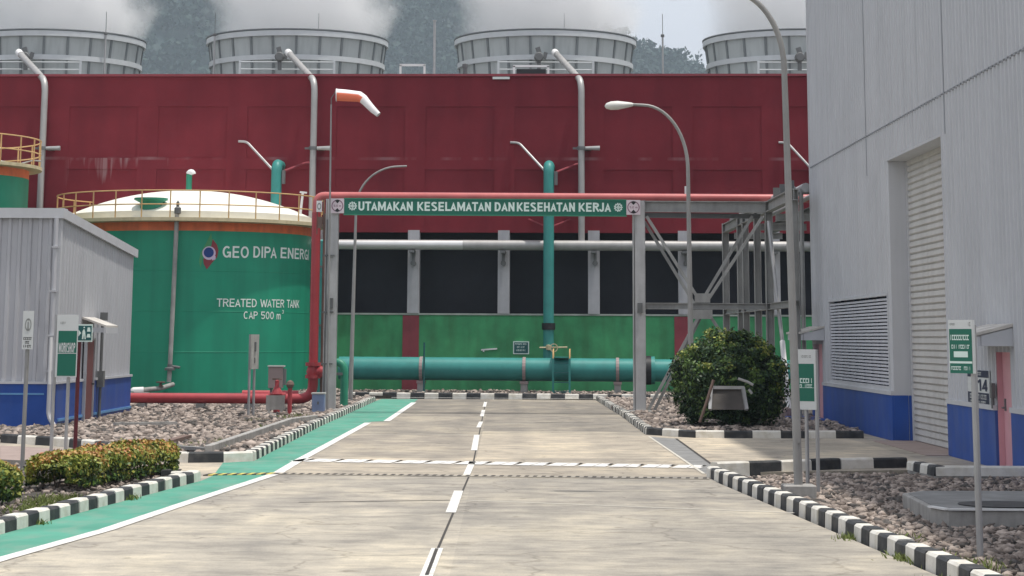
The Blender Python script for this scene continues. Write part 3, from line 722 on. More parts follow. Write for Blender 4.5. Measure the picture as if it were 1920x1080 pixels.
for x in (775.5, 943.5, 1115, 1285):     # dark brackets hung from the column faces below the pipe
    u = WP(x, 480)[0]; z = WP(x, 480)[1]
    mb = MB(); wbox(mb, u - .04, u + .08, .10, .22, z - .28, z + .30); mb.tube([WC(u + .02, .14, z - .30), WC(u + .02, .34, z - .30)], .11, 10)
    mb.build('bracket', 'steel_dark', ct)

# fan stacks on the deck
def stack_root():
    Y = 101.0; c = P(558, 90, Y); zt = c.z - .0; zt = P(388, 77, Y).z; Rr = 170 / (F / math.cos(PITCH) / Y) * 1.0
    zb = Zt - .55
    root = thing('fan_stack', (c.x, Y, zb), 'x', 'cooling fan stack', 'fan stacks along the cooling tower roof')
    C = Vector((c.x, Y, 0))
    hh = zt - zb
    prof = lambda t: Rr * (0.925 + 0.075 * t ** 1.5)
    mb = MB(); mb.lathe(C, [(prof(i / 10), zb + hh * i / 10) for i in range(11)] + [(prof(1) - .07, zt)] + [(prof(i / 10) - .07, zb + hh * i / 10) for i in range(10, -1, -1)], 96)
    mb.build('shell', 'stack_shell', root)
    mb = MB(); mb.lathe(C, [(prof(1) + .0, zt - .26), (prof(1) + .09, zt - .26), (prof(1) + .09, zt - .03), (prof(1) - .0, zt - .03), (prof(1), zt - .26)], 96); mb.build('rim_ring', 'stack_ring', root)
    mb = MB(); mb.lathe(C, [(prof(1) - .08, zt), (prof(1) + .11, zt), (prof(1) + .11, zt + .05), (prof(1) - .08, zt + .05), (prof(1) - .08, zt)], 96); mb.build('rim_cap', 'stack_rib', root)
    tm = (P(558, 106, Y - Rr).z - zb) / hh; r0 = prof(tm)
    mb = MB(); mb.lathe(C, [(r0 - .02, zb + hh * tm - .11), (r0 + .10, zb + hh * tm - .11), (r0 + .10, zb + hh * tm + .11), (r0 - .02, zb + hh * tm + .11), (r0 - .02, zb + hh * tm - .11)], 96); mb.build('girth_ring', 'stack_ring', root)
    for k in range(24):
        a = 2 * math.pi * (k + .3) / 24; d = Vector((math.cos(a), math.sin(a), 0))
        if d.y > .25: continue
        for t0, t1 in ((0.0, tm - .03), (tm + .03, .95)):
            mb = MB(); q = 5
            for i in range(q):
                ta, tb = t0 + (t1 - t0) * i / q, t0 + (t1 - t0) * (i + 1) / q
                mb.bar(C + d * (prof(ta) + .02) + Vector((0, 0, zb + hh * ta)), C + d * (prof(tb) + .02) + Vector((0, 0, zb + hh * tb)), .10, .06, up=d)
            mb.build('rib', 'stack_rib', root)
    # fan drive platform on the near side of the stack
    f = C + Vector((0, -prof(.5) - .35, 0)); zr = zb + hh * .54
    mb = MB()
    for zz in (zr, zr - .32): mb.tube([f + Vector((-2.1, 0, zz)), f + Vector((2.0, 0, zz))], .03, 6)
    for xx in (-2.1, 2.0): mb.bar(f + Vector((xx, 0, zb + .05)), f + Vector((xx, 0, zr + .06)), .09, .07)
    mb.build('handrail', 'stack_ring', root)
    mb = MB(); q = f + Vector((-.35, -.3, zb + hh * .60))
    mb.lathe(q + Vector((0, -.05, 0)), [(0, -.2), (.2, -.2), (.26, -.1), (.26, .25), (.14, .35), (.14, .7)], 14, axis='Y')
    mb.bar(q + Vector((.05, 0, .1)), q + Vector((-.08, 0, .52)), .22, .25); mb.bar(q + Vector((.28, 0, -.1)), q + Vector((.38, 0, .25)), .16, .2); mb.bar(q + Vector((0, .1, -.7)), q + Vector((0, .1, -.1)), .2, .2)
    mo = mb.build('fan_motor', 'steel_dark', root); mo.data.transform(Matrix.Translation(q - root.location) @ Matrix.Scale(.8, 4) @ Matrix.Translation(root.location - q))
    return root
fs0 = stack_root(); fsx = (P(1022, 90, 101).x - P(558, 90, 101).x)
fs0['label'] = 'grey fan stack directly behind the upright pipe bent beside the orange windsock'
copy_thing(fs0, (-fsx * 0.99, .5, 0), 'leftmost grey fan stack, cut by the left edge of the photo')
copy_thing(fs0, (fsx, -.4, 0), 'grey fan stack with a small white box frame on the deck before it')
copy_thing(fs0, (fsx * 1.01 * 2 - .25, -.8, 0), 'grey fan stack half hidden by the tall steel-clad hall')

def rod(x, ytop, Y=98.5):
    p = P(x, ytop, Y); zb = Zt - .5
    o = thing('lightning_rod', (p.x, Y, zb), '', 'lightning rod', 'thin lightning rods on the cooling tower roof')
    mb = MB(); mb.tube([(p.x, Y, zb), (p.x, Y, p.z - 1.0)], .045, 6); mb.build('mast', 'galvanised', o)
    mb = MB(); mb.tube([(p.x, Y, p.z - 1.0), (p.x, Y, p.z)], .015, 6); mb.lathe((p.x, Y, p.z - .98), [(0, -.09), (.08, -.05), (.08, .05), (0, .09)], 8); mb.build('tip', 'steel_dark', o)
    return o
for x, yt, lb in ((200, 22, 'lightning rod before the right half of the leftmost fan stack'), (404, 24, 'lightning rod at the left rim of the fan stack behind the windsock'),
                  (598, 25, 'lightning rod before the fan stack just above the windsock'), (1058, 25, 'lightning rod before the middle of the fan stack above the curved street lamp'),
                  (1242, 26, 'lightning rod standing against the wooded hill between two fan stacks'), (1454, 40, 'lightning rod behind the bent top of the tallest lamp post')):
    rod(x, yt)['label'] = lb
for x, y0, lb in ((815, 40, 'bare white post standing in the gap between two fan stacks'),):
    p = P(x, y0, 95); mb = MB(); mb.tube([(p.x, 95, Zt - .5), (p.x, 95, p.z)], .055, 8); mb.box(p.x - .08, 94.92, p.z, p.x + .08, 95.08, p.z + .05)
    tag(mb.build('roof_post', 'galvanised', loc=(p.x, 95, Zt - .5)), lb, 'post')
def frame(x0, x1, y, Y, lb, inner=False):
    a, b = P(x0, y, Y), P(x1, y, Y); mb = MB(); zb = Zt - .5
    for p in (a, b): mb.bar((p.x, Y, zb), (p.x, Y, p.z), .09, .09)
    mb.bar((a.x - .04, Y, a.z), (b.x + .04, Y, a.z), .09, .09)
    o = thing('roof_frame', (a.x, Y, zb), lb, 'steel frame')
    mb.build('frame', 'white_paint', o)
    if inner:
        mb = MB(); mb.box(a.x + .1, Y - .04, a.z - .42, b.x - .1, Y + .3, a.z - .12); mb.build('duct', 'sign_black', o)
        mb = MB(); mb.bar((a.x + .15, Y - .06, a.z - .42), (a.x + .55, Y - .06, zb), .05, .05); mb.bar((b.x - .15, Y - .06, a.z - .42), (b.x - .55, Y - .06, zb), .05, .05); mb.build('strut', 'white_paint', o)
frame(751, 796, 122, 94, 'low empty white frame on the roof edge, left of the bare white post')
frame(964, 1028, 124, 94, 'white box frame with a black duct in front of the fan stack', True)
p = P(872, 138, 93.4); mb = MB(); mb.tube([(p.x, 93.4, Zt - .5), (p.x, 93.4, P(872, 126, 93.4).z)], .1, 10); mb.lathe((p.x, 93.4, P(872, 124, 93.4).z), [(0, -.08), (.12, -.06), (.12, .08), (0, .12)], 10)
tag(mb.build('roof_valve', 'steel_dark', loc=(p.x, 93.4, Zt)), 'short dark vent valve on the roof edge at the foot of a fan stack', 'valve')

# grey risers that bend over the roof edge to the fan drives
def riser(x, lb):
    u, z1 = WP(x + 3, 152, .55); zb = WP(x, 455, .55)[1]
    root = thing('riser_pipe', WC(u, .55, zb), lb, 'riser pipe', 'grey riser pipes bent over the roof edge')
    top = P(x - 47, 98, 96.2)
    mb = MB(); mb.tube(fillet([WC(u, .55, zb), WC(u, .55, z1), top], .5), .135, 14); mb.build('pipe', 'clad', root)
    mb = MB(); d = (WC(u, .55, z1) - top).normalized(); mb.tube([top, top + d * .45], .155, 14); mb.build('end_collar', 'white_paint', root)
    z = WP(x, 278, .55)[1]
    mb = MB(); mb.lathe(WC(u, .55, z), [(.14, -.07), (.18, -.07), (.18, .07), (.14, .07), (.14, -.07)], 14); wbox(mb, u - .35, u - .14, .45, .55, z - .04, z + .04); wbox(mb, u + .14, u + .4, .0, .5, z - .06, z + .06); mb.build('clamp', 'steel_dark', root)
    mb = MB(); mb.tube([WC(u + .16, .60, z), WC(u + .75, .60, z + .0)], [.07, .10], 10); mb.build('damper', 'galvanised', root)
    return root
riser(82, 'grey bent riser pipe behind the grey workshop roof')
riser(587, 'grey bent riser pipe just left of the orange windsock')
riser(1087, 'grey bent riser pipe between the green drop pipe and the curved street lamp')

# silver header pipe along the columns
u0, zc = WP(560, 458, .75); u1 = WP(1600, 458, .75)[0]; um = WP(868, 458, .75)[0]
root = thing('header_pipe', WC(u0, .75, zc), 'silver horizontal pipe running in front of the black openings', 'pipe')
mb = MB(); mb.tube([WC(u0, .75, zc), WC(um, .75, zc - .01)], .20, 18); mb.build('bright_cladding', 'bright_clad', root)
mb = MB(); mb.tube([WC(um + .002, .75, zc - .01), WC(u1, .75, zc - .03)], .205, 18); mb.build('dull_cladding', 'clad', root)
for u in cols:
    if u0 < u < u1:
        mb = MB(); wbox(mb, u - .1, u + .1, .105, .98, zc - .32, zc - .23); mb.build('support', 'steel_dark', root)

# teal drop pipes with stays
def drop_pipe(x, ytop, zb, lb, stays=True, off=1.0, r=.215, bottom=None):
    u, zt = WP(x, ytop, off)
    root = thing('drop_pipe', WC(u, off, zb), lb, 'drop pipe', 'teal drop pipes on the cooling tower front')
    mb = MB(); mb.tube([WC(u, off, zb), WC(u, off, zt - .25)] + arc(WC(u, off - .3, zt - .25), UN, (0, 0, 1), .3, 0, math.pi / 2, 6)[1:] + [WC(u, 0.0, zt + .05)], r, 18); mb.build('pipe', 'teal_pipe', root)
    if stays:
        for (dx, dy) in ((-72, -50), (62, -10)):
            uu, zz = WP(x + dx, ytop + 5 + dy, .12)
            mb = MB(); mb.tube(fillet([WC(u, off, zt - .35), WC(uu + (.35 if dx < 0 else -.2), .15, zz - .02), WC(uu, .1, zz)], .2), .05, 8); mb.build('stay', 'galvanised' if dx < 0 else 'red_panel', root)
        mb = MB(); wbox(mb, u + r + .01, u + r + .14, off - .1, off + .1, zt - .75, zt - .2); mb.build('junction_box', 'steel_dark', root)
    return root, u
Pc = 4.0; UZ = WP(900, 692.5, Pc)[1]; PR = .435
root, u29 = drop_pipe(1029, 312, UZ + PR - .06, 'teal drop pipe that comes down beside the yellow-railed stile', off=1.3)
z = WP(1029, 612, 1.3)[1]
mb = MB(); mb.lathe(WC(u29, 1.3, z), [(.215, -.13), (.27, -.13), (.27, .13), (.215, .13), (.215, -.13)], 18); mb.build('coupling', 'sign_black', root)
mb = MB(); za, zb_ = WP(1029, 420, 1.3)[1], WP(1029, 423, 1.3)[1]
mb.tube([WC(u29 - .85, .12, za + .25), WC(u29, 1.3, za - .15)], .035, 6); mb.tube([WC(u29 + .85, .12, za + .25), WC(u29, 1.3, za - .15)], .035, 6); mb.build('stay', 'red_panel', root)
mb = MB(); z = WP(1029, 652, 1.62)[1]
mb.tube([WC(u29 - .35, 1.55, z), WC(u29 + .75, 1.55, z + .02)], .03, 8); mb.lathe(WC(u29 + .02, 1.55, z), [(0, -.1), (.11, -.08), (.11, .1), (0, .12)], 10)
mb.lathe(WC(u29 + .22, 1.60, z), [(.13, -.02), (.17, -.02), (.17, .02), (.13, .02), (.13, -.02)], 16, axis='Y'); mb.build('valve_wheel', 'cream_rim', root)
drop_pipe(519, 310, 1.5, 'teal drop pipe seen over the right side of the white tank dome')
drop_pipe(1532, 312, 1.5, 'teal drop pipe mostly hidden behind the steel-clad hall')
u, zt = WP(355, 322, 2.2)
root = thing('vent_pipe', WC(u, 2.2, 1), 'short green vent pipe with a white cap behind the tank dome', 'vent pipe')
mb = MB(); mb.tube([WC(u, 2.2, 1), WC(u, 2.2, zt - .1)], .12, 12); mb.build('pipe', 'green_pipe', root)
mb = MB(); mb.tube(arc(WC(u + .07, 2.2, zt - .1), -UX, (0, 0, 1), .07, 0, math.pi, 6), .135, 12); mb.build('cap', 'white_paint', root)

# big teal main on piers
u0, u1 = WP(636, 692, Pc)[0], WP(1560, 692, Pc)[0]
root = thing('pipeline', WC(u0, Pc, 0), 'large teal pipeline lying on concrete piers along the green wall', 'pipeline')
uf = WP(1216, 692, Pc)[0]
mb = MB(); mb.tube([WC(u0, Pc, UZ + .02), WC(uf - .14, Pc, UZ)], PR, 32); mb.build('pipe', 'teal_pipe', root)
mb = MB(); mb.tube([WC(uf + .24, Pc, UZ), WC(u1, Pc, UZ - .02)], PR * .97, 32); mb.build('pipe', 'teal_pipe', root)
mb = MB(); mb.tube([WC(uf - .139, Pc, UZ), WC(uf + .10, Pc, UZ)], PR * 1.25, 32); mb.build('flange', 'sign_black', root)
mb = MB(); mb.tube([WC(uf + .101, Pc, UZ), WC(uf + .239, Pc, UZ)], PR * 1.2, 32); mb.build('flange', 'teal_pipe', root)
for x in (790, 983, 1158, 1330):
    u = WP(x, 700, Pc)[0]; mb = MB()
    wbox(mb, u - .13, u + .13, Pc - .25, Pc + .25, -.1, UZ - PR - .10); mb.build('pier', 'concrete', root)
    mb = MB(); a = [WC(u, Pc, UZ) + UN * ((PR + .02) * math.cos(q)) + Vector((0, 0, (PR + .02) * math.sin(q))) for q in np.linspace(0, 2 * math.pi, 25)]
    for i in range(24): mb.obox(a[i] - UX * .06, UX * .12, a[i + 1] - a[i], (a[i] - WC(u, Pc, UZ)) * .04)
    wbox(mb, u - .16, u + .16, Pc - .3, Pc + .3, UZ - PR - .10, UZ - PR - .0)
    mb.build('strap', 'cabinet', root)
u = WP(795, 690, Pc + .6)[0]; mb = MB(); mb.tube([WC(u, Pc + .6, 0), WC(u, Pc + .6, WP(795, 642, Pc + .6)[1])], .035, 8)
mb.lathe(WC(u, Pc + .6, .06), [(0, -.06), (.09, -.06), (.09, .04), (.04, .06)], 10)
tag(mb.build('marker_post', 'teal_dark', loc=WC(u, Pc + .6, 0)), 'thin dark upright post in front of the pipeline by the red pier', 'post')

# stile over the pipeline
Ps = Pc + .75
ua, ub = WP(1037, 700, Ps)[0], WP(1068, 700, Ps)[0]; zt = WP(1037, 690, Ps)[1]
root = thing('pipe_stile', WC((ua + ub) / 2, Ps, 0), 'steel stile with yellow handrails stepping over the teal pipeline', 'stile')
for u in (ua, ub):
    mb = MB(); mb.bar(WC(u, Ps, 0), WC(u, Ps, UZ + PR), .08, .06); mb.build('stringer', 'teal_pipe', root)
    mb = MB(); zz = WP(1037, 655, Ps)[1]
    mb.tube(fillet([WC(u, Ps, UZ + PR - .35), WC(u, Ps, zz - .25), WC(u, Ps - .25, zz), WC(u, Ps - .9, zz), WC(u, Ps - .95, UZ + PR)], .2), .026, 8); mb.build('handrail', 'yellow_rail', root)
for k in range(4):
    mb = MB(); z = .1 + k * (UZ + PR - .15) / 3.4; wbox(mb, ua + .04, ub - .04, Ps - .1, Ps + .1, z, z + .04); mb.build('tread', 'teal_dark', root)
mb = MB(); wbox(mb, ua - .03, ub + .03, Ps - 1.0, Ps - .12, UZ + PR + .02, UZ + PR + .06); mb.build('platform', 'teal_pipe', root)
# small notice on the green wall
u0, z0 = WP(962, 664, .06); u1, z1 = WP(992, 640, .06)
root = thing('wall_notice', WC(u0, .0, z0), 'small green notice with a white border on the green wall above the pipeline', 'sign')
mb = MB(); wbox(mb, u0, u1, .005, .05, z0, z1); mb.build('panel', 'sign_text', root)
mb = MB(); wbox(mb, u0 + .04, u1 - .04, .052, .055, z0 + .04, z1 - .04); mb.build('face', 'teal_dark', root)
fn = plane_fn(WC(u0, .058, z0), UX, (0, 0, 1)); mb = MB(); hw = u1 - u0
for k, (a, b) in enumerate(((.12, .9), (.25, .75), (.2, .8))): scribble(mb, fn, hw * a, hw * b, (z1 - z0) * (.72 - .24 * k), (z1 - z0) * (.84 - .24 * k), k)
mb.build('lettering', 'sign_text', root)
u0, z0 = WP(902, 656, .08); u1 = WP(932, 653, .08)[0]
mb = MB(); mb.obox(WC(u0, .01, z0 - .03), UX * (u1 - u0) + Vector((0, 0, .05)), UN * .06, (0, 0, .06)); mb.box(*(WC(u0 + .1, .03, z0 - .05) - Vector((.03, .03, .03))), *(WC(u0 + .1, .03, z0 - .05) + Vector((.03, .03, .03))))
tag(mb.build('wall_lamp', 'white_paint', loc=WC(u0, 0, z0)), 'narrow white tube lamp fixed slightly crooked on the green wall', 'lamp')

# ------------------------------------------------------------------ water tanks
def tank(name, cx, cy, Rt, zr, lb, dome, nposts, zdome=None):
    root = thing(name, (cx, cy, 0), lb, 'storage tank'); C = Vector((cx, cy, 0))
    mb = MB(); mb.lathe(C, [(Rt, -.1), (Rt, zr - .44)], 128); mb.build('shell', 'green_tank', root)
    mb = MB(); mb.lathe(C, [(Rt + .003, zr - .44), (Rt + .003, zr - .12)], 128); mb.build('painted_band', 'orange_band', root)
    for zz in (1.55, 3.05, 4.55):
        mb = MB(); mb.lathe(C, [(Rt - .002, zz - .014), (Rt + .007, zz - .006), (Rt + .007, zz + .006), (Rt - .002, zz + .014)], 128); mb.build('weld_seam', 'green_tank', root)
    mb = MB(); Ro = Rt * 1.115
    mb.lathe(C, [(Rt, zr - .12), (Ro, zr - .10), (Ro, zr + .03), (Rt, zr + .05)], 96); mb.build('walkway', 'cream_rim', root)
    zd = zdome or zr + 1.1
    mb = MB(); zs_ = zr + (.30 if name == 'water_tank' else .05); hd = zd - zs_; Rs = (Rt * Rt + hd * hd) / (2 * hd); zc = zd - Rs; amax = math.asin(min(1, Rt / Rs))
    mb.lathe(C, [(max(.001, Rs * math.sin(amax * (1 - i / 14))), zc + Rs * math.cos(amax * (1 - i / 14))) for i in range(15)][::-1] + [(Rt, zr)], 96); mb.build('dome_roof', 'white_roof', root)
    mb = MB()
    for zz in (zr + 1.04, zr + .52):
        mb.tube([C + Vector((Ro * .985 * math.cos(a), Ro * .985 * math.sin(a), zz)) for a in np.linspace(0, 2 * math.pi, 97)], .026, 6, cap=False)
    rl = mb.build('guard_rail', 'yellow_rail', root)
    for k in range(nposts):
        a = 2 * math.pi * (k + .45) / nposts
        q = C + Vector((Ro * .985 * math.cos(a), Ro * .985 * math.sin(a), 0))
        mb = MB(); mb.bar(q + Vector((0, 0, zr - .02)), q + Vector((0, 0, zr + 1.04)), .045, .045); mb.build('post', 'yellow_rail', rl)
    return root, C
TY = 90.0; tc_ = P(352, 600, TY); TR = 228 / (F / math.cos(PITCH) / TY)
zr = P(350, 410, TY - TR).z; zd = P(355, 358, TY).z
tk, TC = tank('water_tank', tc_.x, TY, TR, zr, 'large green tank with a white dome and company lettering', True, 30, zd)
sc = F / math.cos(PITCH) / TY
def ang(x, y):                                  # angle round the shell of the point seen at (x, y)
    d = ray(x, y); o = Vector((-TC.x, -TC.y)); e = Vector((d.x, d.y))
    A_, B_, C_ = e.dot(e), o.dot(e), o.dot(o) - TR * TR; q = B_ * B_ - A_ * C_
    t = (-B_ - math.sqrt(q)) / A_ if q > 0 else -B_ / A_
    p = Vector((0, 0, H)) + d * t; return math.atan2(p.x - TC.x, -(p.y - TC.y)), p.z
def cyl_fn(x0, ybase, rad=TR + .012):           # text plane wrapped on the shell
    a0, z0 = ang(x0, ybase)
    return lambda a, b: TC + Vector((rad * math.sin(a0 + a / TR), -rad * math.cos(a0 + a / TR), z0 + b))
def span(x0, x1): return TR * (ang(x1, 500)[0] - ang(x0, 500)[0])
hpx = 1 / sc
mb = MB(); fn = cyl_fn(417, 483)
put_text(mb, 'GEO', fn, span(417, 466), 21 * hpx, .012); mb.build('lettering', 'tank_text', tk); mb = MB()
put_text(mb, 'DIPA', cyl_fn(474.5, 483), span(474.5, 518), 20.5 * hpx, .012); mb.build('lettering', 'tank_text', tk); mb = MB()
put_text(mb, 'ENERGI', cyl_fn(525.5, 484), span(525.5, 575) * 1.12, 19.5 * hpx, .012)
mb.build('lettering', 'tank_text', tk); mb = MB()
put_text(mb, 'TREATED WATER TANK', cyl_fn(406, 575), span(406, 561), 14.5 * hpx, .006)
mb.build('lettering', 'tank_text', tk); mb = MB()
put_text(mb, 'CAP 500 m', cyl_fn(456.5, 598), span(456.5, 526), 13.5 * hpx, .002)
put_text(mb, '3', cyl_fn(528, 588), span(528, 531.5), 6.5 * hpx, .002)
mb.build('lettering', 'tank_text', tk)
lg = cyl_fn(372, 505, TR + .010); U = hpx
mb = MB()                                         # the flame-like emblem: green sliver, red sliver, ringed blue ball
poly(mb, lg, [(4 * U, 2 * U), (0.5 * U, 14 * U), (3 * U, 30 * U), (12 * U, 46 * U), (21 * U, 65 * U), (23 * U, 52 * U), (20 * U, 42 * U), (9 * U, 30 * U), (6 * U, 16 * U)], 0)
poly(mb, lg, [(24 * U, 54 * U), (32 * U, 44 * U), (35 * U, 34 * U), (33 * U, 22 * U), (24 * U, 12 * U), (15 * U, 0), (9 * U, 10 * U), (8 * U, 18 * U), (20 * U, 34 * U)], 1)
lg2 = cyl_fn(372, 505, TR + .014); disc(mb, lg2, 18 * U, 29 * U, 12 * U, 3, 28)
lg3 = cyl_fn(372, 505, TR + .018); disc(mb, lg3, 17.5 * U, 30 * U, 9 * U, 2, 28)
poly(mb, lg3, [(24 * U, 16 * U), (30 * U, 18 * U), (30 * U, 24 * U), (23 * U, 22 * U)], 3)
mb.build('emblem', ['logo_green', 'logo_red', 'logo_blue', 'logo_lilac'], tk)
# pipe down the front of the tank with its valve, hatch on the dome
q0 = P(332, 400, TY - TR - .25)
mb = MB(); pz = [P(333, 400, TY - TR - .25), P(329, 560, TY - TR - .25), P(325, 690, TY - TR - .25), P(325, 722, TY - TR - .25)]
mb.tube([(pz[0].x - .02, TY - TR - .25, pz[0].z), (pz[0].x - .06, TY - TR - .25, pz[1].z), (pz[0].x - .10, TY - TR - .25, pz[2].z), (pz[0].x - .12, TY - TR - .25, .45)], .085, 12)
fp = mb.build('fill_pipe', 'concrete', tk)
mb = MB(); mb.lathe((pz[0].x - .1, TY - TR - .25, P(325, 688, TY - TR).z), [(.09, -.12), (.2, -.12), (.2, -.04), (.1, 0), (.1, .1)], 12); mb.tube([(pz[0].x - .1, TY - TR - .25, P(325, 686, TY - TR).z), (pz[0].x + .28, TY - TR - .3, P(325, 689, TY - TR).z)], .05, 8); mb.build('valve', 'steel_dark', fp)
mb = MB(); mb.lathe((pz[0].x, TY - TR - .25, pz[0].z), [(.06, -.05), (.13, .0), (.13, .2), (.06, .25), (.06, .42), (0, .5)], 10); mb.build('float_gauge', 'steel_dark', tk)
_hd = zd - zr - .30; _Rs = (TR * TR + _hd * _hd) / (2 * _hd); _zc = Vector((TC.x, TC.y, zd - _Rs)); _r = ray(283, 386).normalized(); _o = Vector((0, 0, H)) - _zc
_b = _o.dot(_r); hq = Vector((0, 0, H)) + _r * (-_b - math.sqrt(max(0, _b * _b - _o.length_squared + _Rs * _Rs))); hy = hq.y
mb = MB(); mb.lathe((hq.x, hy, hq.z), [(.40, -.22), (.42, .12), (.64, .22), (.64, .29), (0, .31)], 24); mb.build('hatch', 'green_pipe', tk)
mb = MB(); a = TC + Vector((TR * 1.02, -1.0, zr)); pa = P(562, 372, a.y)
mb.bar((pa.x, a.y, zr), (pa.x + .12, a.y, pa.z + .25), .09, .09); mb.bar((pa.x + .0, a.y, pa.z + .25), (pa.x + .28, a.y, pa.z + .22), .07, .07); mb.build('ladder_hoop', 'white_paint', tk)
# red/white drain pipework at the tank's foot
base = TY - TR - .55
pp = [P(268, 745, base - 1.0), P(268, 735, base - 1.0), P(300, 728, base - .6), P(322, 724, base)]
root = thing('drain_pipe', (pp[0].x, base - 1, 0), 'pale drain pipe with a white elbow at the foot of the green tank', 'pipe')
mb = MB(); mb.tube(fillet([(pp[0].x - .35, base - 1, .16), (pp[0].x - .35, base - 1, pp[1].z + .05), (pp[2].x, base - .6, pp[1].z + .12), (pp[3].x, base + .28, pp[1].z + .25)], .2), .085, 12); mb.build('pipe', 'concrete', root)
mb = MB(); mb.tube(fillet([(pp[0].x - .36, base - 1, .14), (pp[0].x - .36, base - 1, pp[1].z + .06), (pp[0].x + .0, base - .93, pp[1].z + .075)], .15), .11, 12); mb.build('elbow', 'white_paint', root)
mb = MB(); mb.box(pp[0].x - .9, base - 1.3, -.05, pp[0].x + .2, base - .75, .10); mb.build('footing', 'concrete', root)
mb = MB(); mb.lathe((pp[2].x + .02, base - .6, pp[1].z + .12), [(.09, .05), (.05, .15), (.05, .2), (.17, .2), (.17, .25), (0, .26)], 12); mb.build('handwheel', 'rust', root)

y2 = 86.0; r2 = 4.2; e = P(50, 330, y2)
t2, C2 = tank('storage_tank', e.x - r2, y2, r2, P(20, 306, y2 - 2).z, 'taller green tank at the left edge with an orange band and yellow rail', True, 26, P(20, 306, y2 - 2).z + .5)
mb = MB(); q = P(5, 262, y2 - 3); mb.lathe((q.x - .4, y2 - 3, q.z - .7), [(.3, -.2), (.3, .35), (.36, .4), (0, .55)], 16); mb.build('vent', 'white_paint', t2)
mb = MB(); q = P(55, 305, y2); mb.tube([(q.x - .3, y2 - .5, q.z - .1), (q.x + .25, y2 - .5, q.z + .05), (q.x + .55, y2 - .5, q.z + .02)], .03, 6); mb.build('bracket', 'galvanised', t2)

# ------------------------------------------------------------------ ribbed sheet walls
def ribbed(mb, o, u, n, length, z0, z1, pitch, depth, phase=0.0, mi=0):
    """trapezoid profile along u from o, raised along n"""
    o, u, n = Vector(o), Vector(u).normalized(), Vector(n).normalized()
    xs = [(0.0, 0.0)]; k = math.floor(phase / pitch)
    t = -(phase % pitch)
    while t < length:
        for a, b in ((.50, 0), (.60, 1), (.88, 1), (.98, 0)):
            q = t + a * pitch
            if 0 < q < length: xs.append((q, b))
        t += pitch
    xs.append((length, 0.0))
    lo = mb.add([o + u * a + n * (b * depth) + Vector((0, 0, z0)) for a, b in xs]); hi = mb.add([o + u * a + n * (b * depth) + Vector((0, 0, z1)) for a, b in xs])
    fl = u.cross(Vector((0, 0, 1))).dot(n) < 0
    for i in range(len(xs) - 1):
        f = (lo + i, lo + i + 1, hi + i + 1, hi + i); mb.face(f[::-1] if fl else f, mi)

# workshop on the left
WX = -10.28
cf = DX(95, 797, WX); Y0 = 52.3; Y1 = DX(240, 778, WX).y
zf = DX(98, 396, WX); ZF = P(95, 394, Y0).z; ZB = P(243, 470, Y1).z; XW = -24.0
pl = P(60, 720, Y0).z; 
ws = thing('workshop', (WX, Y0, 0), 'low grey ribbed-steel workshop with a blue base at the left', 'workshop')
roofz = lambda y: ZF + (ZB - ZF) * (y - Y0) / (Y1 - Y0)
mb = MB(); mb.obox((XW, Y0 + .06, -.3), (WX - XW - .06, 0, 0), (0, Y1 - Y0 - .12, 0), (0, 0, ZB - .2)); mb.build('core', 'workshop_grey', ws)
mb = MB(); ribbed(mb, (XW, Y0, 0), (1, 0, 0), (0, -1, 0), WX - XW - .12, pl, ZF - .05, .235, .045, .07); mb.build('front_wall', 'workshop_grey', ws)
mb = MB(); n = 30
for i in range(n):
    ya, yb = Y0 + (Y1 - Y0) * i / n, Y0 + (Y1 - Y0) * (i + 1) / n
    k = mb.add([(WX, ya, pl), (WX, yb, pl), (WX, yb, roofz(yb) - .05), (WX, ya, roofz(ya) - .05), (WX + .02, ya + .07, pl), (WX + .02, ya + .07, roofz(ya) - .05)])
    mb.face((k, k + 4, k + 5, k + 3)); mb.face((k + 4, k + 1, k + 2, k + 5))
mb.build('side_wall', 'workshop_grey', ws)
mb = MB(); mb.box(WX - .14, Y0 - .03, pl - .02, WX + .035, Y0 + .14, ZF - .02); mb.build('corner_trim', 'trim_grey', ws)
mb = MB(); k = .19
mb.box(XW, Y0 - .14, ZF - k, WX + .10, Y0 - .06, ZF + .04); mb.box(XW, Y0 - .06, ZF - .02, WX + .1, Y0 + .3, ZF + .036); mb.build('front_fascia', 'trim_grey', ws)
mb = MB(); mb.obox((WX + .045, Y0 - .058, ZF - k), (.055, 0, 0), (0, Y1 - Y0 + .2, ZB - ZF), (0, 0, k + .03)); mb.build('side_fascia', 'trim_grey', ws)
mb = MB(); mb.obox((XW, Y0 - .058, ZF - .05), (WX - XW + .04, 0, 0), (0, Y1 - Y0 + .2, ZB - ZF), (0, 0, .06)); mb.build('roof', 'trim_grey', ws)
mb = MB(); mb.box(XW, Y0 - .07, -.3, WX + .02, Y0 + .05, pl); mb.box(WX - .05, Y0 + .05, -.3, WX + .05, Y1, pl - .0); mb.build('plinth', 'blue_paint', ws)
mb = MB(); mb.box(XW, Y0 - .10, pl + .002, WX + .07, Y0 - .05, pl + .06); mb.box(WX + .036, Y0 - .05, pl + .002, WX + .085, Y1 + .02, pl + .06); mb.build('sill_flashing', 'trim_grey', ws)
mb = MB(); mb.box(XW, Y0 - .085, pl - .24, WX - .2, Y0 - .071, pl - .20); mb.box(WX + .051, Y0 + .3, .18, WX + .08, Y1, .24); mb.build('conduit', 'light_blue', ws)
mb = MB(); dp = [(WX - .06, Y0 - .19, ZF - .2), (WX - .06, Y0 - .19, .32), (WX + .10, Y0 - .30, .12)]; mb.tube(fillet(dp, .15), .05, 8)
for z in (4.1, 3.1, 2.1, 1.3): mb.box(WX - .13, Y0 - .26, z, WX + .01, Y0 - .10, z + .04)
mb.build('downpipe', 'workshop_grey', ws)
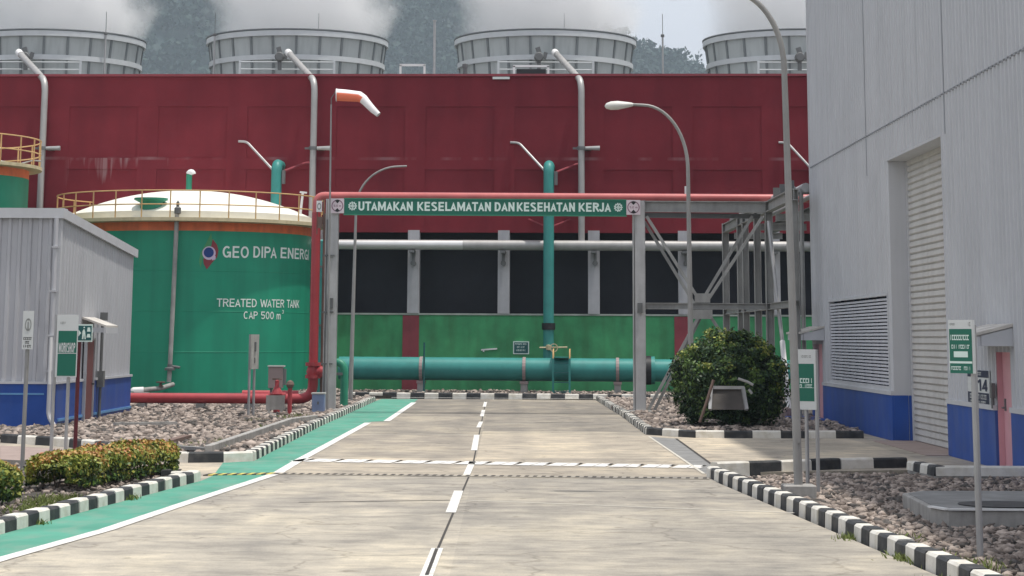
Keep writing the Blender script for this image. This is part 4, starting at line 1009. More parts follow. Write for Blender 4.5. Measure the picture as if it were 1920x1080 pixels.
mb = MB(); x_ = P(92, 680, Y0 - .35); mb.tube([(x_.x + .02, Y0 - .32, P(92, 632, Y0).z), (x_.x + .02, Y0 - .32, P(92, 720, Y0).z)], .035, 8); mb.build('vent_pipe', 'white_paint', ws)
dy0, dy1 = DX(152.5, 720, WX).y, DX(166.5, 720, WX).y
mb = MB(); mb.box(WX + .05, dy0, -.1, WX + .09, dy1, 2.0); d = mb.build('door', 'brown_door', ws)
mb = MB(); mb.tube([(WX + .09, dy1 - .1, .95), (WX + .15, dy1 - .1, .95), (WX + .15, dy1 - .22, .95)], .02, 6); mb.build('handle', 'steel_dark', d)
mb = MB(); mb.box(WX + .05, dy0 - .09, -.1, WX + .12, dy0 - .003, 2.06); mb.box(WX + .05, dy1 + .003, -.1, WX + .12, dy1 + .09, 2.06); mb.box(WX + .05, dy0 - .003, 2.003, WX + .12, dy1 + .003, 2.06); mb.build('door_frame', 'trim_grey', ws)
mb = MB(); ca, cb = dy0 - .3, dy1 + .4; mb.obox((WX + .02, ca, 2.52), (.58, 0, -.20), (0, cb - ca, 0), (0, 0, .05)); cn = mb.build('canopy', 'canopy_sheet', ws)
mb = MB(); mb.box(WX + .54, ca, 2.18, WX + .60, cb, 2.32); mb.prism([(WX + .05, ca + .02), (WX + .53, ca + .02), (WX + .53, ca + .06), (WX + .05, ca + .06)], 2.2, 2.31); mb.build('apron', 'trim_grey', cn)
dq = DX(188, 700, WX + .12)
mb = MB(); mb.tube([(WX + .13, dq.y, .1), (WX + .13, dq.y, 2.55)], .04, 8); mb.box(WX + .07, dq.y - .05, 2.5, WX + .25, dq.y + .05, 2.7); mb.box(WX + .06, dq.y - .12, .85, WX + .22, dq.y + .12, 1.25); mb.build('cable_riser', 'steel_dark', ws)

# steel-clad hall on the right
HX = 8.36; HY0, HY1 = 14.0, 61.4; HT = 14.5; PLZ = .95
hall = thing('steel_hall', (HX, HY1, 0), 'tall pale grey steel-clad hall with a roller shutter and a blue base at the right', 'hall')
SY0, SY1, SZ = DX(1777, 640, HX).y, DX(1674, 640, HX).y, 5.94
LY0, LY1 = DX(1667, 640, HX).y, DX(1558, 640, HX).y; LZ0, LZ1 = 1.13, 3.06
PY0, PY1 = DX(1900, 760, HX).y, DX(1871, 760, HX).y; PZ = 1.92
QY0, QY1 = DX(1546, 720, HX).y, DX(1526, 720, HX).y; QZ = 2.0
mb = MB()
def hw(y0, y1, z0, z1): ribbed(mb, (HX, y1, 0), (0, -1, 0), (-1, 0, 0), y1 - y0, z0, z1, .30, .042, HY1 - y1)
hw(HY0, PY0, PLZ, HT); hw(PY0, PY1, PZ, HT); hw(PY1, SY0 - .1, PLZ, HT); hw(SY0 - .1, SY1 + .05, SZ + .06, HT); hw(SY1 + .05, LY0 - .12, PLZ, HT)
hw(LY0 - .12, LY1 + .08, LZ1 + .06, HT); hw(LY1 + .08, QY0, PLZ, HT); hw(QY0, QY1, QZ, HT); hw(QY1, HY1, PLZ, HT)
mb.build('side_wall', 'ribbed_grey', hall)
mb = MB(); mb.box(HX + 1.2, HY0, -.4, 34, HY1 - .1, HT - .1); mb.box(HX + .01, HY1 - .1, -.4, 34, HY1, HT - .05); mb.box(HX + .01, HY0 - .1, -.4, 34, HY0, HT - .05)
mb.build('core', 'ribbed_grey', hall)
mb = MB(); mb.box(HX - .2, HY0 - .3, HT, 34, HY1 + .3, HT + .25); mb.build('roof', 'trim_grey', hall)
mb = MB(); mb.box(HX - .05, HY1 - .12, PLZ, HX + .01, HY1 + .03, HT); mb.build('corner_trim', 'trim_grey', hall)
zs = 6.72
mb = MB(); mb.box(HX - .042, HY0, zs - .02, HX - .005, HY1 - .12, zs + .016); mb.build('lap_seam', 'dark_seam', hall)
for x, y0, y1 in ((1627, 0, 330), (1672, 240, 300), (1728, 0, 190), (1776, 0, 250), (1690, 205, 232), (1790, 215, 400)):
    yy = DX(x, 300, HX).y; mb = MB(); z0 = DX(x, y1, HX).z; z1 = min(HT - .1, DX(x, y0, HX).z + (6 if y0 == 0 else 0))
    mb.box(HX - .036, yy - .012, z0, HX - .006, yy + .012, z1); mb.build('sheet_joint', 'dark_seam', hall)
# blue plinth
mb = MB()
for a, b in ((HY0, PY0 - .02), (PY1 + .02, SY0), (SY1, QY0 - .02), (QY1 + .02, HY1)): mb.box(HX - .05, a, -.4, HX + .3, b, PLZ)
mb.build('plinth', 'blue_paint', hall)
mb = MB()
for a, b in ((HY0, PY0 - .02), (PY1 + .02, SY0), (SY1, QY0 - .02), (QY1 + .02, HY1)): mb.box(HX - .075, a, PLZ + .002, HX - .004, b, PLZ + .085)
mb.build('sill_flashing', 'trim_grey', hall)
# shutter opening
RD = .44
mb = MB(); mb.box(HX + .0, SY1, -.2, HX + RD + .1, SY1 + .05, SZ); mb.box(HX + .0, SY0 - .1, -.2, HX + RD + .1, SY0 - .003, SZ); mb.box(HX - .04, SY0 - .1, SZ + .003, HX + RD + .1, SY1 + .05, SZ + .06); 
mb.build('shutter_reveal', 'ribbed_grey', hall)
mb = MB(); mb.box(HX + .31, SY1 - .006, -.1, HX + RD - .02, SY1 - .001, PLZ); mb.box(HX - .0, SY1 - .012, -.1, HX + .30, SY1 - .001, PLZ); mb.build('reveal_base', 'blue_paint', hall)
mb = MB(); z = 0.0
while z < SZ - .02:
    k = mb.add([(HX + RD, SY0, z), (HX + RD, SY1, z), (HX + RD - .05, SY1, z + .03), (HX + RD - .05, SY0, z + .03), (HX + RD - .035, SY1, z + .115), (HX + RD - .035, SY0, z + .115), (HX + RD, SY1, z + .135), (HX + RD, SY0, z + .135)])
    mb.face((k, k + 1, k + 2, k + 3)[::1]); mb.face((k + 3, k + 2, k + 4, k + 5)); mb.face((k + 5, k + 4, k + 6, k + 7)); z += .1355
sh = mb.build('roller_shutter', 'shutter', hall)
mb = MB(); mb.box(HX + RD - .07, SY1 - .10, 0, HX + RD + .03, SY1 - .015, SZ); mb.build('guide_rail', 'trim_grey', sh)
mb = MB(); mb.prism([(HX + RD, SY0), (HX + RD, SY1), (HX - .5, SY1 - .1), (HX - .5, SY0 - .2)], -.05, .012); structure(mb.build('threshold', 'paving_pink'))
# louvred window
mb = MB(); mb.box(HX + .28, LY0, LZ0, HX + .3, LY1, LZ1); lv = mb.build('louvre_window', 'black_gap', hall)
mb = MB(); n = 25
for i in range(n):
    z = LZ0 + .02 + (LZ1 - LZ0 - .04) * i / n; mb.obox((HX + .022, LY0, z + .02), (.06, 0, .03), (0, LY1 - LY0, 0), (0, 0, .008)); mb.box(HX + .005, LY0, z + .002, HX + .02, LY1, z + .050)
mb.build('blades', 'louvre', lv)
for i in range(8):
    y = LY0 + (LY1 - LY0) * (i + .5) / 8; mb = MB(); mb.box(HX + .03, y - .05, LZ0, HX + .11, y + .05, LZ1); mb.build('mullion', 'sign_navy', lv)
mb = MB(); mb.box(HX - .035, LY0 - .12, LZ0 - .13, HX + .12, LY1 + .08, LZ0 - .003); mb.box(HX - .045, LY0 - .12, LZ1 + .003, HX + .12, LY1 + .08, LZ1 + .06); mb.box(HX - .03, LY0 - .12, LZ0, HX + .12, LY0 - .003, LZ1); mb.box(HX - .03, LY1 + .003, LZ0, HX + .12, LY1 + .08, LZ1); mb.build('frame', 'trim_grey', lv)
# doors and canopies
def hall_door(y0, y1, zt, m):
    mb = MB(); mb.box(HX + .10, y0, -.1, HX + .15, y1, zt); d = mb.build('door', m, hall)
    mb = MB(); mb.box(HX + .085, y1 - .2, .95, HX + .10, y1 - .1, 1.15); mb.tube([(HX + .1, y1 - .14, 1.0), (HX + .04, y1 - .14, 1.0), (HX + .04, y1 - .26, 1.0)], .014, 6); mb.build('handle', 'steel_dark', d)
    mb = MB(); mb.box(HX + .0, y0 - .019, -.1, HX + .16, y0 - .003, zt + .05); mb.box(HX + .0, y1 + .003, -.1, HX + .16, y1 + .019, zt + .05); mb.box(HX + .0, y0, zt + .003, HX + .16, y1, zt + .05); mb.build('door_frame', 'pink_door', hall)
    ca, cb = y0 - .35, y1 + .5
    mb = MB(); mb.obox((HX - .02, ca, zt + .42), (-.64, 0, -.16), (0, cb - ca, 0), (0, 0, .05)); c = mb.build('canopy', 'canopy_sheet', hall)
    mb = MB(); mb.box(HX - .62, ca + .02, zt + .10, HX - .57, cb - .02, zt + .255)
    for yy in (ca + .02, cb - .06):
        k = mb.add([(HX - .56, yy, zt + .10), (HX - .03, yy, zt + .10), (HX - .03, yy, zt + .40), (HX - .56, yy, zt + .27), (HX - .56, yy + .04, zt + .10), (HX - .03, yy + .04, zt + .10), (HX - .03, yy + .04, zt + .40), (HX - .56, yy + .04, zt + .27)])
        for q in ((0, 1, 2, 3), (7, 6, 5, 4), (0, 4, 5, 1), (1, 5, 6, 2), (2, 6, 7, 3), (3, 7, 4, 0)): mb.face([k + i for i in q])
    mb.build('apron', 'trim_grey', c)
hall_door(PY0, PY1, PZ, 'pink_door'); hall_door(QY0, QY1, QZ, 'pink_door')
yy = DX(1867, 720, HX).y; mb = MB(); mb.box(HX - .10, yy - .12, 1.15, HX - .035, yy + .02, 1.4); mb.tube([(HX - .07, yy - .05, 1.15), (HX - .07, yy - .05, .98)], .03, 8); mb.build('call_box', 'steel_dark', hall)
# board with numerals beside the pink door
ya, yb = PY1 + .38, PY1 + 2.15; za, zb = .98, 1.60
root = thing('number_board', (HX - .03, ya, za), 'white board with large black numerals and dark bands beside the pink door', 'sign')
mb = MB(); mb.box(HX - .06, ya, za, HX - .034, yb, zb); mb.build('panel', 'sign_white', root)
fn = plane_fn((HX - .063, yb, za), (0, -1, 0), (0, 0, 1)); w = yb - ya
mb = MB(); poly(mb, fn, [(0, .50), (w, .50), (w, .62), (0, .62)]); poly(mb, fn, [(0, 0), (w, 0), (w, .24), (0, .24)]); mb.build('band', 'sign_navy', root)
mb = MB(); put_text(mb, '314', plane_fn((HX - .066, yb - w * .22, za + .27), (0, -1, 0), (0, 0, 1)), w * .72, .20, .02, nrm=(-1, 0, 0)); mb.build('numerals', 'sign_navy', root)
fn = plane_fn((HX - .067, yb, za), (0, -1, 0), (0, 0, 1)); mb = MB(); scribble(mb, fn, w * .3, w * .7, .535, .59, 4); scribble(mb, fn, w * .1, w * .9, .13, .21, 5); scribble(mb, fn, w * .1, w * .85, .03, .10, 6); mb.build('small_lettering', 'sign_white', root)
# step in front of the pink door
sx0 = G(1703, 868, .12).x; sy1 = 38.2
c1 = G(1752, 893, 0.0); 
stp = [(sx0, sy1), (HX - .06, sy1), (HX - .06, c1.y - .0), (c1.x, c1.y)]
mb = MB(); mb.prism(stp, -.4, .0); o = mb.build('door_step', 'concrete', loc=(c1.x, c1.y, 0), bevel=.01); tag(o, 'raised concrete landing in front of the pink door', 'landing')
kerb('kerb', [(stp[0][0], stp[0][1]), (stp[3][0], stp[3][1])], .42, +1, seed=9, h=.15, base=-.0, z0=.003)
kerb('kerb', [(stp[3][0] + .02, stp[3][1] - .01), (stp[2][0], stp[2][1] - .01)], 1.15, +1, seed=10, h=.15, base=-.0, z0=.003)
mb = MB(); mb.obox((HX - .9, QY0 - 1.1, 0.0), (.84, 0, 0), (0, 3.0, 0), (0, 0, .12)); tag(mb.build('blue_step', 'blue_paint', loc=(HX - .5, QY0, 0), bevel=.02), 'low blue-painted step at the far door of the steel hall', 'step')

# ------------------------------------------------------------------ sign gantry and pipe rack
GY = 65.0
def gx(x): return P(x, 640, GY).x
def gz(y): return P(940, y, GY).z
ZTOP = gz(374)
ga = thing('sign_gantry', (gx(905), GY, 0), 'grey steel gantry carrying a green banner across the road', 'gantry')
for xa, xb in ((606, 630), (1188, 1211)):
    xm = (gx(xa) + gx(xb)) / 2; w = gx(xb) - gx(xa)
    mb = MB(); mb.ibeam((xm, GY + .19, 0), (xm, GY + .19, ZTOP), .34, w, .025, up=(1, 0, 0)); 
    mb.box(xm - w * .36, GY + .02, .02, xm + w * .5, GY + .06, ZTOP - .01); mb.build('post', 'steel', ga)
    mb = MB(); mb.box(xm - .33, GY - .15, -.2, xm + .33, GY + .5, .12); mb.build('footing', 'concrete', ga, bevel=.02)
    mb = MB(); zz = gz(566 if xa < 900 else 572); mb.box(xm - .06, GY - .10, zz - .2, xm + .08, GY + .015, zz + .08); mb.build('switch_box', 'steel_dark', ga)
for xa in (606,):
    mb = MB(); mb.tube([(gx(xa) + .06, GY - .03, .1), (gx(xa) + .05, GY - .03, ZTOP - .6)], .02, 6); 
    for zz in (1.35, 2.8, 4.4): mb.box(gx(xa) - .05, GY - .06, zz, gx(xa) + .28, GY - .0, zz + .04)
    mb.build('conduit', 'steel_dark', ga)
mb = MB(); mb.ibeam((gx(630), GY + .19, ZTOP - .16), (gx(1188), GY + .19, ZTOP - .16), .3, .32, .025); mb.build('beam', 'steel', ga)
zb0, zb1 = gz(403), gz(375)
mb = MB(); mb.box(gx(641), GY - .09, zb0, gx(1175), GY - .01, zb1); bn = mb.build('banner', 'sign_green', ga)
mb = MB(); mb.box(gx(640), GY - .10, zb1 + .002, gx(1176), GY - .0, zb1 + .03); mb.box(gx(640), GY - .10, zb0 - .03, gx(1176), GY - .0, zb0 - .002); mb.build('edge', 'green_pipe', bn)
mb = MB(); yt = GY - .093
def gt(txt, x0, x1, ya=396.5, yb=379.5, b=.02):
    mb = MB(); put_text(mb, txt, plane_fn((gx(x0), yt, gz(ya)), (1, 0, 0), (0, 0, 1)), gx(x1) - gx(x0), gz(yb) - gz(ya), b); mb.build('lettering', 'sign_text', bn)
gt('UTAMAKAN', 668, 771); gt('KESELAMATAN', 779.5, 919); gt('DAN', 926, 963.5); gt('KESEHATAN', 968, 1078); gt('KERJA', 1085, 1146)
for xc in (657, 1160):
    mb = MB(); fn = plane_fn((gx(xc), yt, gz(388)), (1, 0, 0), (0, 0, 1)); r = .105
    disc(mb, fn, 0, 0, r, 0, 28, r * .74); disc(mb, fn, 0, 0, r * .48, 0, 20, r * .33)
    for k in range(11):
        a = 2 * math.pi * k / 11; c, s = math.cos(a), math.sin(a); 
        poly(mb, fn, [(r * c - .018 * s, r * s + .018 * c), (r * c + .018 * s, r * s - .018 * c), (1.2 * r * c + .018 * s, 1.2 * r * s - .018 * c), (1.2 * r * c - .018 * s, 1.2 * r * s + .018 * c)])
    poly(mb, fn, [(-.018, -.085), (.018, -.085), (.018, .085), (-.018, .085)]); poly(mb, fn, [(-.085, -.018), (-.02, -.018), (-.02, .018), (-.085, .018)]); poly(mb, fn, [(.02, -.018), (.085, -.018), (.085, .018), (.02, .018)])
    mb.build('gear_emblem', 'sign_text', bn)
for xa, xb in ((615.5, 641), (1175.5, 1202)):
    x0, x1 = gx(xa), gx(xb); z0, z1 = gz(401.5), gz(374)
    mb = MB(); mb.box(x0, GY - .10, z0, x1 - .003, GY - .012, z1); pn = mb.build('height_limit_sign', 'sign_pink', ga)
    w, h = x1 - x0, z1 - z0; fn = plane_fn((x0, GY - .103, z0), (1, 0, 0), (0, 0, 1))
    mb = MB(); disc(mb, fn, w / 2, h / 2, w * .44, 0, 32, w * .37); mb.build('ring', 'mauve', pn)
    fn = plane_fn((x0, GY - .106, z0), (1, 0, 0), (0, 0, 1)); mb = MB()
    poly(mb, fn, [(w * .30, h * .86), (w * .5, h * .66), (w * .70, h * .86), (w * .5, h * .93)]); poly(mb, fn, [(w * .30, h * .14), (w * .5, h * .07), (w * .70, h * .14), (w * .5, h * .34)]); mb.build('arrows', 'sign_black', pn)
    mb = MB(); put_text(mb, '5.0 m', plane_fn((x0 + w * .22, GY - .106, z0 + h * .43), (1, 0, 0), (0, 0, 1)), w * .56, h * .14, .01); mb.build('numerals', 'mauve', pn)
# braced bay right of the road
RX = 7.62
rack = thing('pipe_rack', (RX, GY, 0), 'grey steel pipe rack with crossed braces beside the round bush', 'pipe rack')
x0 = gx(1211)
mb = MB(); mb.ibeam((x0, GY + .2, ZTOP - .17), (RX, GY + .2, ZTOP - .17), .2, .32, .025); mb.build('top_beam', 'rack_steel', rack)
mb = MB(); mb.ibeam((x0, GY + .2, ZTOP - .42), (RX - .2, GY + .45, ZTOP - .42), .1, .14, .02); mb.build('top_beam', 'steel_dark', rack)
zl = gz(572)
mb = MB(); mb.ibeam((x0, GY + .2, zl), (RX, GY + .2, zl), .16, .18, .02); mb.build('lower_beam', 'rack_steel', rack)
mid = (gx(1320), GY + .2, zl)
for a, b in (((x0 + .05, GY + .14, ZTOP - .45), (mid[0] - .08, GY + .14, zl + .12)), ((x0 + .0, GY + .3, ZTOP - .6), (mid[0] - .2, GY + .3, zl + .0)),
             ((RX - .18, GY + .14, ZTOP - .45), (mid[0] + .12, GY + .14, zl + .15)), ((RX - .45, GY + .3, ZTOP - .42), (mid[0] - .02, GY + .3, zl + .15)),
             ((mid[0] - .05, GY + .14, zl - .15), (x0 + .06, GY + .14, .12)), ((mid[0] + .02, GY + .3, zl - .15), (x0 + .25, GY + .3, .12)), ((mid[0] + .12, GY + .2, zl - .15), (RX - .1, GY + .2, .3))):
    mb = MB(); mb.bar(a, b, .07, .085); mb.build('brace', 'rack_steel', rack)
mb = MB(); mb.box(mid[0] - .24, GY + .10, zl + .10, mid[0] + .20, GY + .13, zl + .36); mb.box(mid[0] - .3, GY + .10, zl - .36, mid[0] + .26, GY + .13, zl - .10); mb.build('gusset', 'rack_steel', rack)
for Y_, w in ((59.6, .26), (65.2, .22), (68.2, .2), (71.6, .2), (73.2, .2), (78.0, .22)):
    mb = MB(); mb.ibeam((RX, Y_, -.1), (RX, Y_, ZTOP), w, w, .02, up=(1, 0, 0)); mb.build('post', 'rack_steel', rack)
mb = MB(); mb.ibeam((RX, 59.4, ZTOP - .17), (RX, 78.2, ZTOP - .17), .2, .3, .025); mb.build('long_beam', 'rack_steel', rack)
mb = MB(); mb.ibeam((RX, 59.4, zl), (RX, 78.2, zl), .16, .18, .02); mb.build('long_beam', 'rack_steel', rack)
mb = MB(); mb.ibeam((RX + 1.6, 61.7, ZTOP - .17), (RX + 1.6, 78.2, ZTOP - .17), .2, .3, .025); mb.build('long_beam', 'steel_dark', rack)
for Y_ in (63.5, 69.0, 75.0):
    mb = MB(); mb.ibeam((RX, Y_, ZTOP - .55), (RX + 1.6, Y_, ZTOP - .55), .16, .2, .02); mb.build('cross_beam', 'rack_steel', rack)
for x_, z_, r_ in ((RX + .25, ZTOP + .12, .10), (RX + .62, ZTOP + .16, .13), (RX + 1.1, ZTOP + .08, .07)):
    mb = MB(); mb.tube([(x_, 61.6, z_), (x_, 78, z_)], r_, 12); mb.build('rack_pipe', 'galvanised', rack)
for k in range(3):
    mb = MB(); y_ = 60.2 + k * 1.5; mb.box(RX - .08, y_, ZTOP + .0, RX + .12, y_ + .10, ZTOP + .26); mb.build('pipe_shoe', 'steel_dark', rack)
a = P(1441, 415, 64.6); b = P(1462, 640, 64.2); c = P(1481, 808, 58); 
mb = MB(); mb.tube([(a.x, 64.6, a.z), (b.x, 63.6, b.z)], .055, 8); mb.build('hose', 'galvanised', rack)
mb = MB(); c = P(1480, 770, 62.0); mb.tube([(b.x, 63.6, b.z), (c.x, 62.0, .05)], .075, 8); mb.build('hose', 'white_paint', rack)
p = P(1502, 360, 61.8)
mb = MB(); mb.tube([(p.x, 61.8, 0), (p.x, 61.8, p.z)], .06, 8); mb.tube([(p.x - .3, 61.8, p.z), (p.x + .6, 61.8, p.z)], .05, 8); mb.build('conduit', 'rack_steel', rack)

# red fire main: along the ground, up the gantry and across the road
RY = 66.0
def rx(x): return P(x, 640, RY).x
def rz(y): return P(600, y, RY).z
zlow = rz(748); ztop = rz(367.5)
fm = thing('fire_main', (rx(588), RY, 0), 'red fire main rising beside the gantry and crossing the road above the banner', 'fire main')
mb = MB(); mb.tube(fillet([(rx(245), RY, zlow), (rx(588.5), RY, zlow), (rx(588.5), RY, rz(688) )], .42), .145, 18); mb.build('lower_pipe', 'red_pipe', fm)
xr_ = rx(588.5)
mb = MB(); mb.tube([(xr_, RY, rz(686)), (xr_, RY, ztop - .48)], .13, 16); mb.build('riser', 'red_pipe', fm)
mb = MB(); mb.tube(fillet([(xr_, RY, ztop - .481), (xr_, RY, ztop), (rx(1530), RY, ztop)], .45), .12, 16); mb.build('crossing_pipe', 'sunlit_red_pipe', fm)
for yy in (683, 706):
    mb = MB(); z = rz(yy); mb.lathe((rx(588.5), RY, z), [(.14, -.05), (.23, -.05), (.23, .05), (.14, .05), (.14, -.05)], 20); mb.build('flange', 'red_pipe', fm)
mb = MB(); z = rz(697); mb.lathe((rx(588.5), RY, z), [(.15, -.18), (.2, 0), (.15, .18)], 18); mb.tube([(rx(590), RY, z), (rx(603), RY - .05, z), (rx(612), RY - .05, z - .0)], [.14, .17, .10], 12); mb.build('valve_body', 'red_pipe', fm)
mb = MB(); mb.tube([(rx(588.5) + .25, RY, .1), (rx(588.5) + .25, RY + .0, rz(400))], .05, 8); mb.build('drain_pipe', 'rust', fm)
mb = MB(); mb.tube([(rx(455), RY + .28, zlow + .12), (rx(560), RY + .28, zlow + .12)], .11, 14); mb.build('branch_pipe', 'red_pipe', fm)
for x in (270, 380, 470): 
    mb = MB(); mb.box(rx(x) - .12, RY - .2, -.05, rx(x) + .12, RY + .2, zlow - .147); mb.build('saddle', 'dark_concrete', fm)
p = P(1290, 357, RY)
mb = MB(); mb.tube([(p.x - .04, RY, ztop + .08), (p.x - .04, RY, ztop + .34)], .06, 8); mb.build('vent', 'white_paint', fm)

# green pipe hook by the post
hy = 69.0; a = P(632, 676, hy); b = P(648, 755, hy)
root = thing('green_standpipe', (b.x, hy, 0), 'bright green hooked standpipe right of the gantry post', 'standpipe')
mb = MB(); mb.tube(fillet([(a.x - .45, hy + .2, a.z - .05), (b.x - .05, hy, a.z - .05), (b.x - .05, hy, 0)], .3), .12, 14); mb.build('pipe', 'green_pipe', root)
mb = MB(); z = P(640, 701, hy).z; mb.box(a.x - .5, hy - .13, z - .04, b.x - .1, hy - .05, z + .04); mb.build('tie', 'steel_dark', root)
mb = MB(); mb.box(b.x - .2, hy - .2, -.1, b.x + .15, hy + .2, .1); mb.build('footing', 'concrete', root)
# teal riser between fire main and gantry post, small round gauge plate
p = P(602, 480, 68.0); root = thing('teal_riser', (p.x, 68, 0), 'slim teal riser squeezed between the red fire main and the gantry post', 'pipe')
mb = MB(); mb.tube([(p.x, 68, 0), (p.x, 68, P(602, 455, 68).z), (p.x + .25, 68.4, P(602, 448, 68).z)], .10, 10); mb.build('pipe', 'teal_pipe', root)
for yy in (500, 610, 690):
    mb = MB(); z = P(602, yy, 68).z; mb.box(p.x - .15, 67.88, z - .03, p.x + .15, 68.12, z + .03); mb.build('clamp', 'steel_dark', root)
p = P(600, 387, GY + .35); root = thing('hose_plate', (p.x, GY + .35, p.z - .6), 'small white oval plate and rusty box hung left of the gantry post top', 'plate')
mb = MB(); fn = plane_fn((p.x - .10, GY + .30, p.z - .15), (1, 0, 0), (0, 0, 1)); mb.box(p.x - .10, GY + .305, p.z - .16, p.x + .06, GY + .34, p.z + .16); mb.build('plate', 'white_paint', root)
mb = MB(); disc(mb, fn, .08, .15, .06, 0, 20, .035, 1.7); mb.build('oval_mark', 'sign_grey', root)
mb = MB(); mb.box(p.x - .05, GY + .30, p.z - .62, p.x + .08, GY + .42, p.z - .30); mb.box(p.x - .09, GY + .345, p.z - .8, p.x - .06, GY + .37, p.z + .2); mb.box(p.x + .09, GY + .345, p.z - .8, p.x + .12, GY + .37, p.z + .2); mb.build('box', 'rust', root)

# instrument cabinet and hydrant on the stone bed
cy = 63.5; q = P(516, 735, cy); zt = P(516, 688, cy).z
root = thing('instrument_cabinet', (q.x, cy, 0), 'brownish cabinet on a stand behind the hydrant cluster by the tank', 'cabinet')
mb = MB(); mb.box(q.x - .20, cy - .05, P(516, 728, cy).z, q.x + .20, cy + .25, zt); mb.build('body', 'cabinet', root, bevel=.012)
mb = MB(); mb.box(q.x - .22, cy - .08, zt + .002, q.x + .24, cy + .28, zt + .04); mb.build('lid', 'cabinet_top', root)
mb = MB(); mb.box(q.x - .15, cy + .02, .02, q.x - .09, cy + .08, P(516, 728, cy).z); mb.box(q.x + .09, cy + .02, .02, q.x + .15, cy + .08, P(516, 728, cy).z); mb.build('stand', 'steel_dark', root)
mb = MB(); mb.box(q.x + .204, cy - .02, P(516, 722, cy).z, q.x + .28, cy + .2, zt - .05); mb.build('side_box', 'steel_dark', root)
hy = 61.6; q = P(517, 768, hy)
root = thing('hydrant', (q.x, hy, 0), 'red hydrant valve with a grey square guard on a low concrete pad', 'hydrant')
mb = MB(); mb.box(q.x - .55, hy - .35, -.05, q.x + .75, hy + .5, .10); mb.build('pad', 'concrete', root, bevel=.02)
mb = MB(); mb.box(q.x - .25, hy - .16, .20, q.x + .25, hy - .12, P(517, 741, hy).z); mb.box(q.x - .2, hy - .16, .10, q.x - .14, hy - .12, .2); mb.box(q.x + .14, hy - .16, .10, q.x + .2, hy - .12, .2); mb.build('guard', 'concrete', root)
mb = MB(); z = P(517, 735, hy).z; mb.lathe((q.x + .02, hy, .1), [(.09, 0), (.09, z - .2), (.16, z - .15), (.12, z - .05), (.06, z + .05), (.06, z + .2), (0, z + .22)], 16); mb.tube([(q.x - .2, hy, z - .08), (q.x + .26, hy, z - .08)], .07, 10); mb.build('body', 'red_pipe', root)
mb = MB(); mb.lathe((q.x + .02, hy, z + .34), [(.09, -.02), (.13, -.02), (.13, .02), (.09, .02), (.09, -.02)], 16); mb.build('handwheel', 'rust', root)
q = P(543, 770, 61.2); root = thing('valve_spindle', (q.x, 61.2, 0), 'thin red valve spindle with a round cap right of the hydrant', 'valve')
mb = MB(); mb.tube([(q.x, 61.2, 0.0), (q.x, 61.2, P(543, 728, 61.2).z)], .06, 10); mb.build('stem', 'red_pipe', root)
mb = MB(); mb.lathe((q.x, 61.2, P(543, 721, 61.2).z), [(0, -.12), (.08, -.08), (.11, 0), (.08, .08), (0, .12)], 14); mb.build('cap', 'rust', root)
q = P(597, 748, 63.0); root = thing('blue_locker', (q.x, 63, 0), 'small pale blue steel locker at the foot of the gantry post', 'locker')
mb = MB(); mb.box(q.x - .17, 62.9, .05, q.x + .17, 63.3, P(597, 739, 63).z); mb.build('body', 'box_blue', root, bevel=.01)
mb = MB(); mb.box(q.x - .19, 62.87, P(597, 739, 63).z + .002, q.x + .19, 63.33, P(597, 739, 63).z + .04); mb.build('lid', 'cabinet_top', root)
mb = MB(); mb.box(q.x - .02, 62.885, .3, q.x + .02, 62.9, .38); mb.build('latch', 'steel_dark', root)

# concrete gutter wall in the left bed and planks
ga_, gb_, gc_ = G(396, 860), G(548, 803), G(596, 796)
mb = MB()
for (a, b) in ((ga_, gb_), (gb_, gc_)):
    a, b = Vector((a.x, a.y, 0)), Vector((b.x, b.y, 0)); d = (b - a); nv = Vector((-d.y, d.x, 0)).normalized()
    mb.obox(a + Vector((0, 0, -.1)), d, nv * .12, (0, 0, .33))
tag(mb.build('gutter_wall', 'concrete', loc=(ga_.x, ga_.y, 0), bevel=.012), 'low concrete gutter wall running through the left stone bed', 'low wall')
for (x0, y0), (x1, y1), m_, lb in (((250, 846), (352, 818), 'rust', 'long rusty plank lying on the stones behind the hedge'), ((215, 795), (330, 793), 'concrete', 'thin pale batten lying on the stones near the workshop'), ((325, 838), (385, 842), 'dark_concrete', 'short dark slab lying on the stones by the kerb corner')):
    a, b = G(x0, y0, .14), G(x1, y1, .14); mb = MB(); mb.bar(a, b, .16, .06); mb.bar(a.lerp(b, .1), a.lerp(b, .14), .2, .09)
    tag(mb.build('plank', m_, loc=a), lb, 'plank', 'loose planks on the stones')

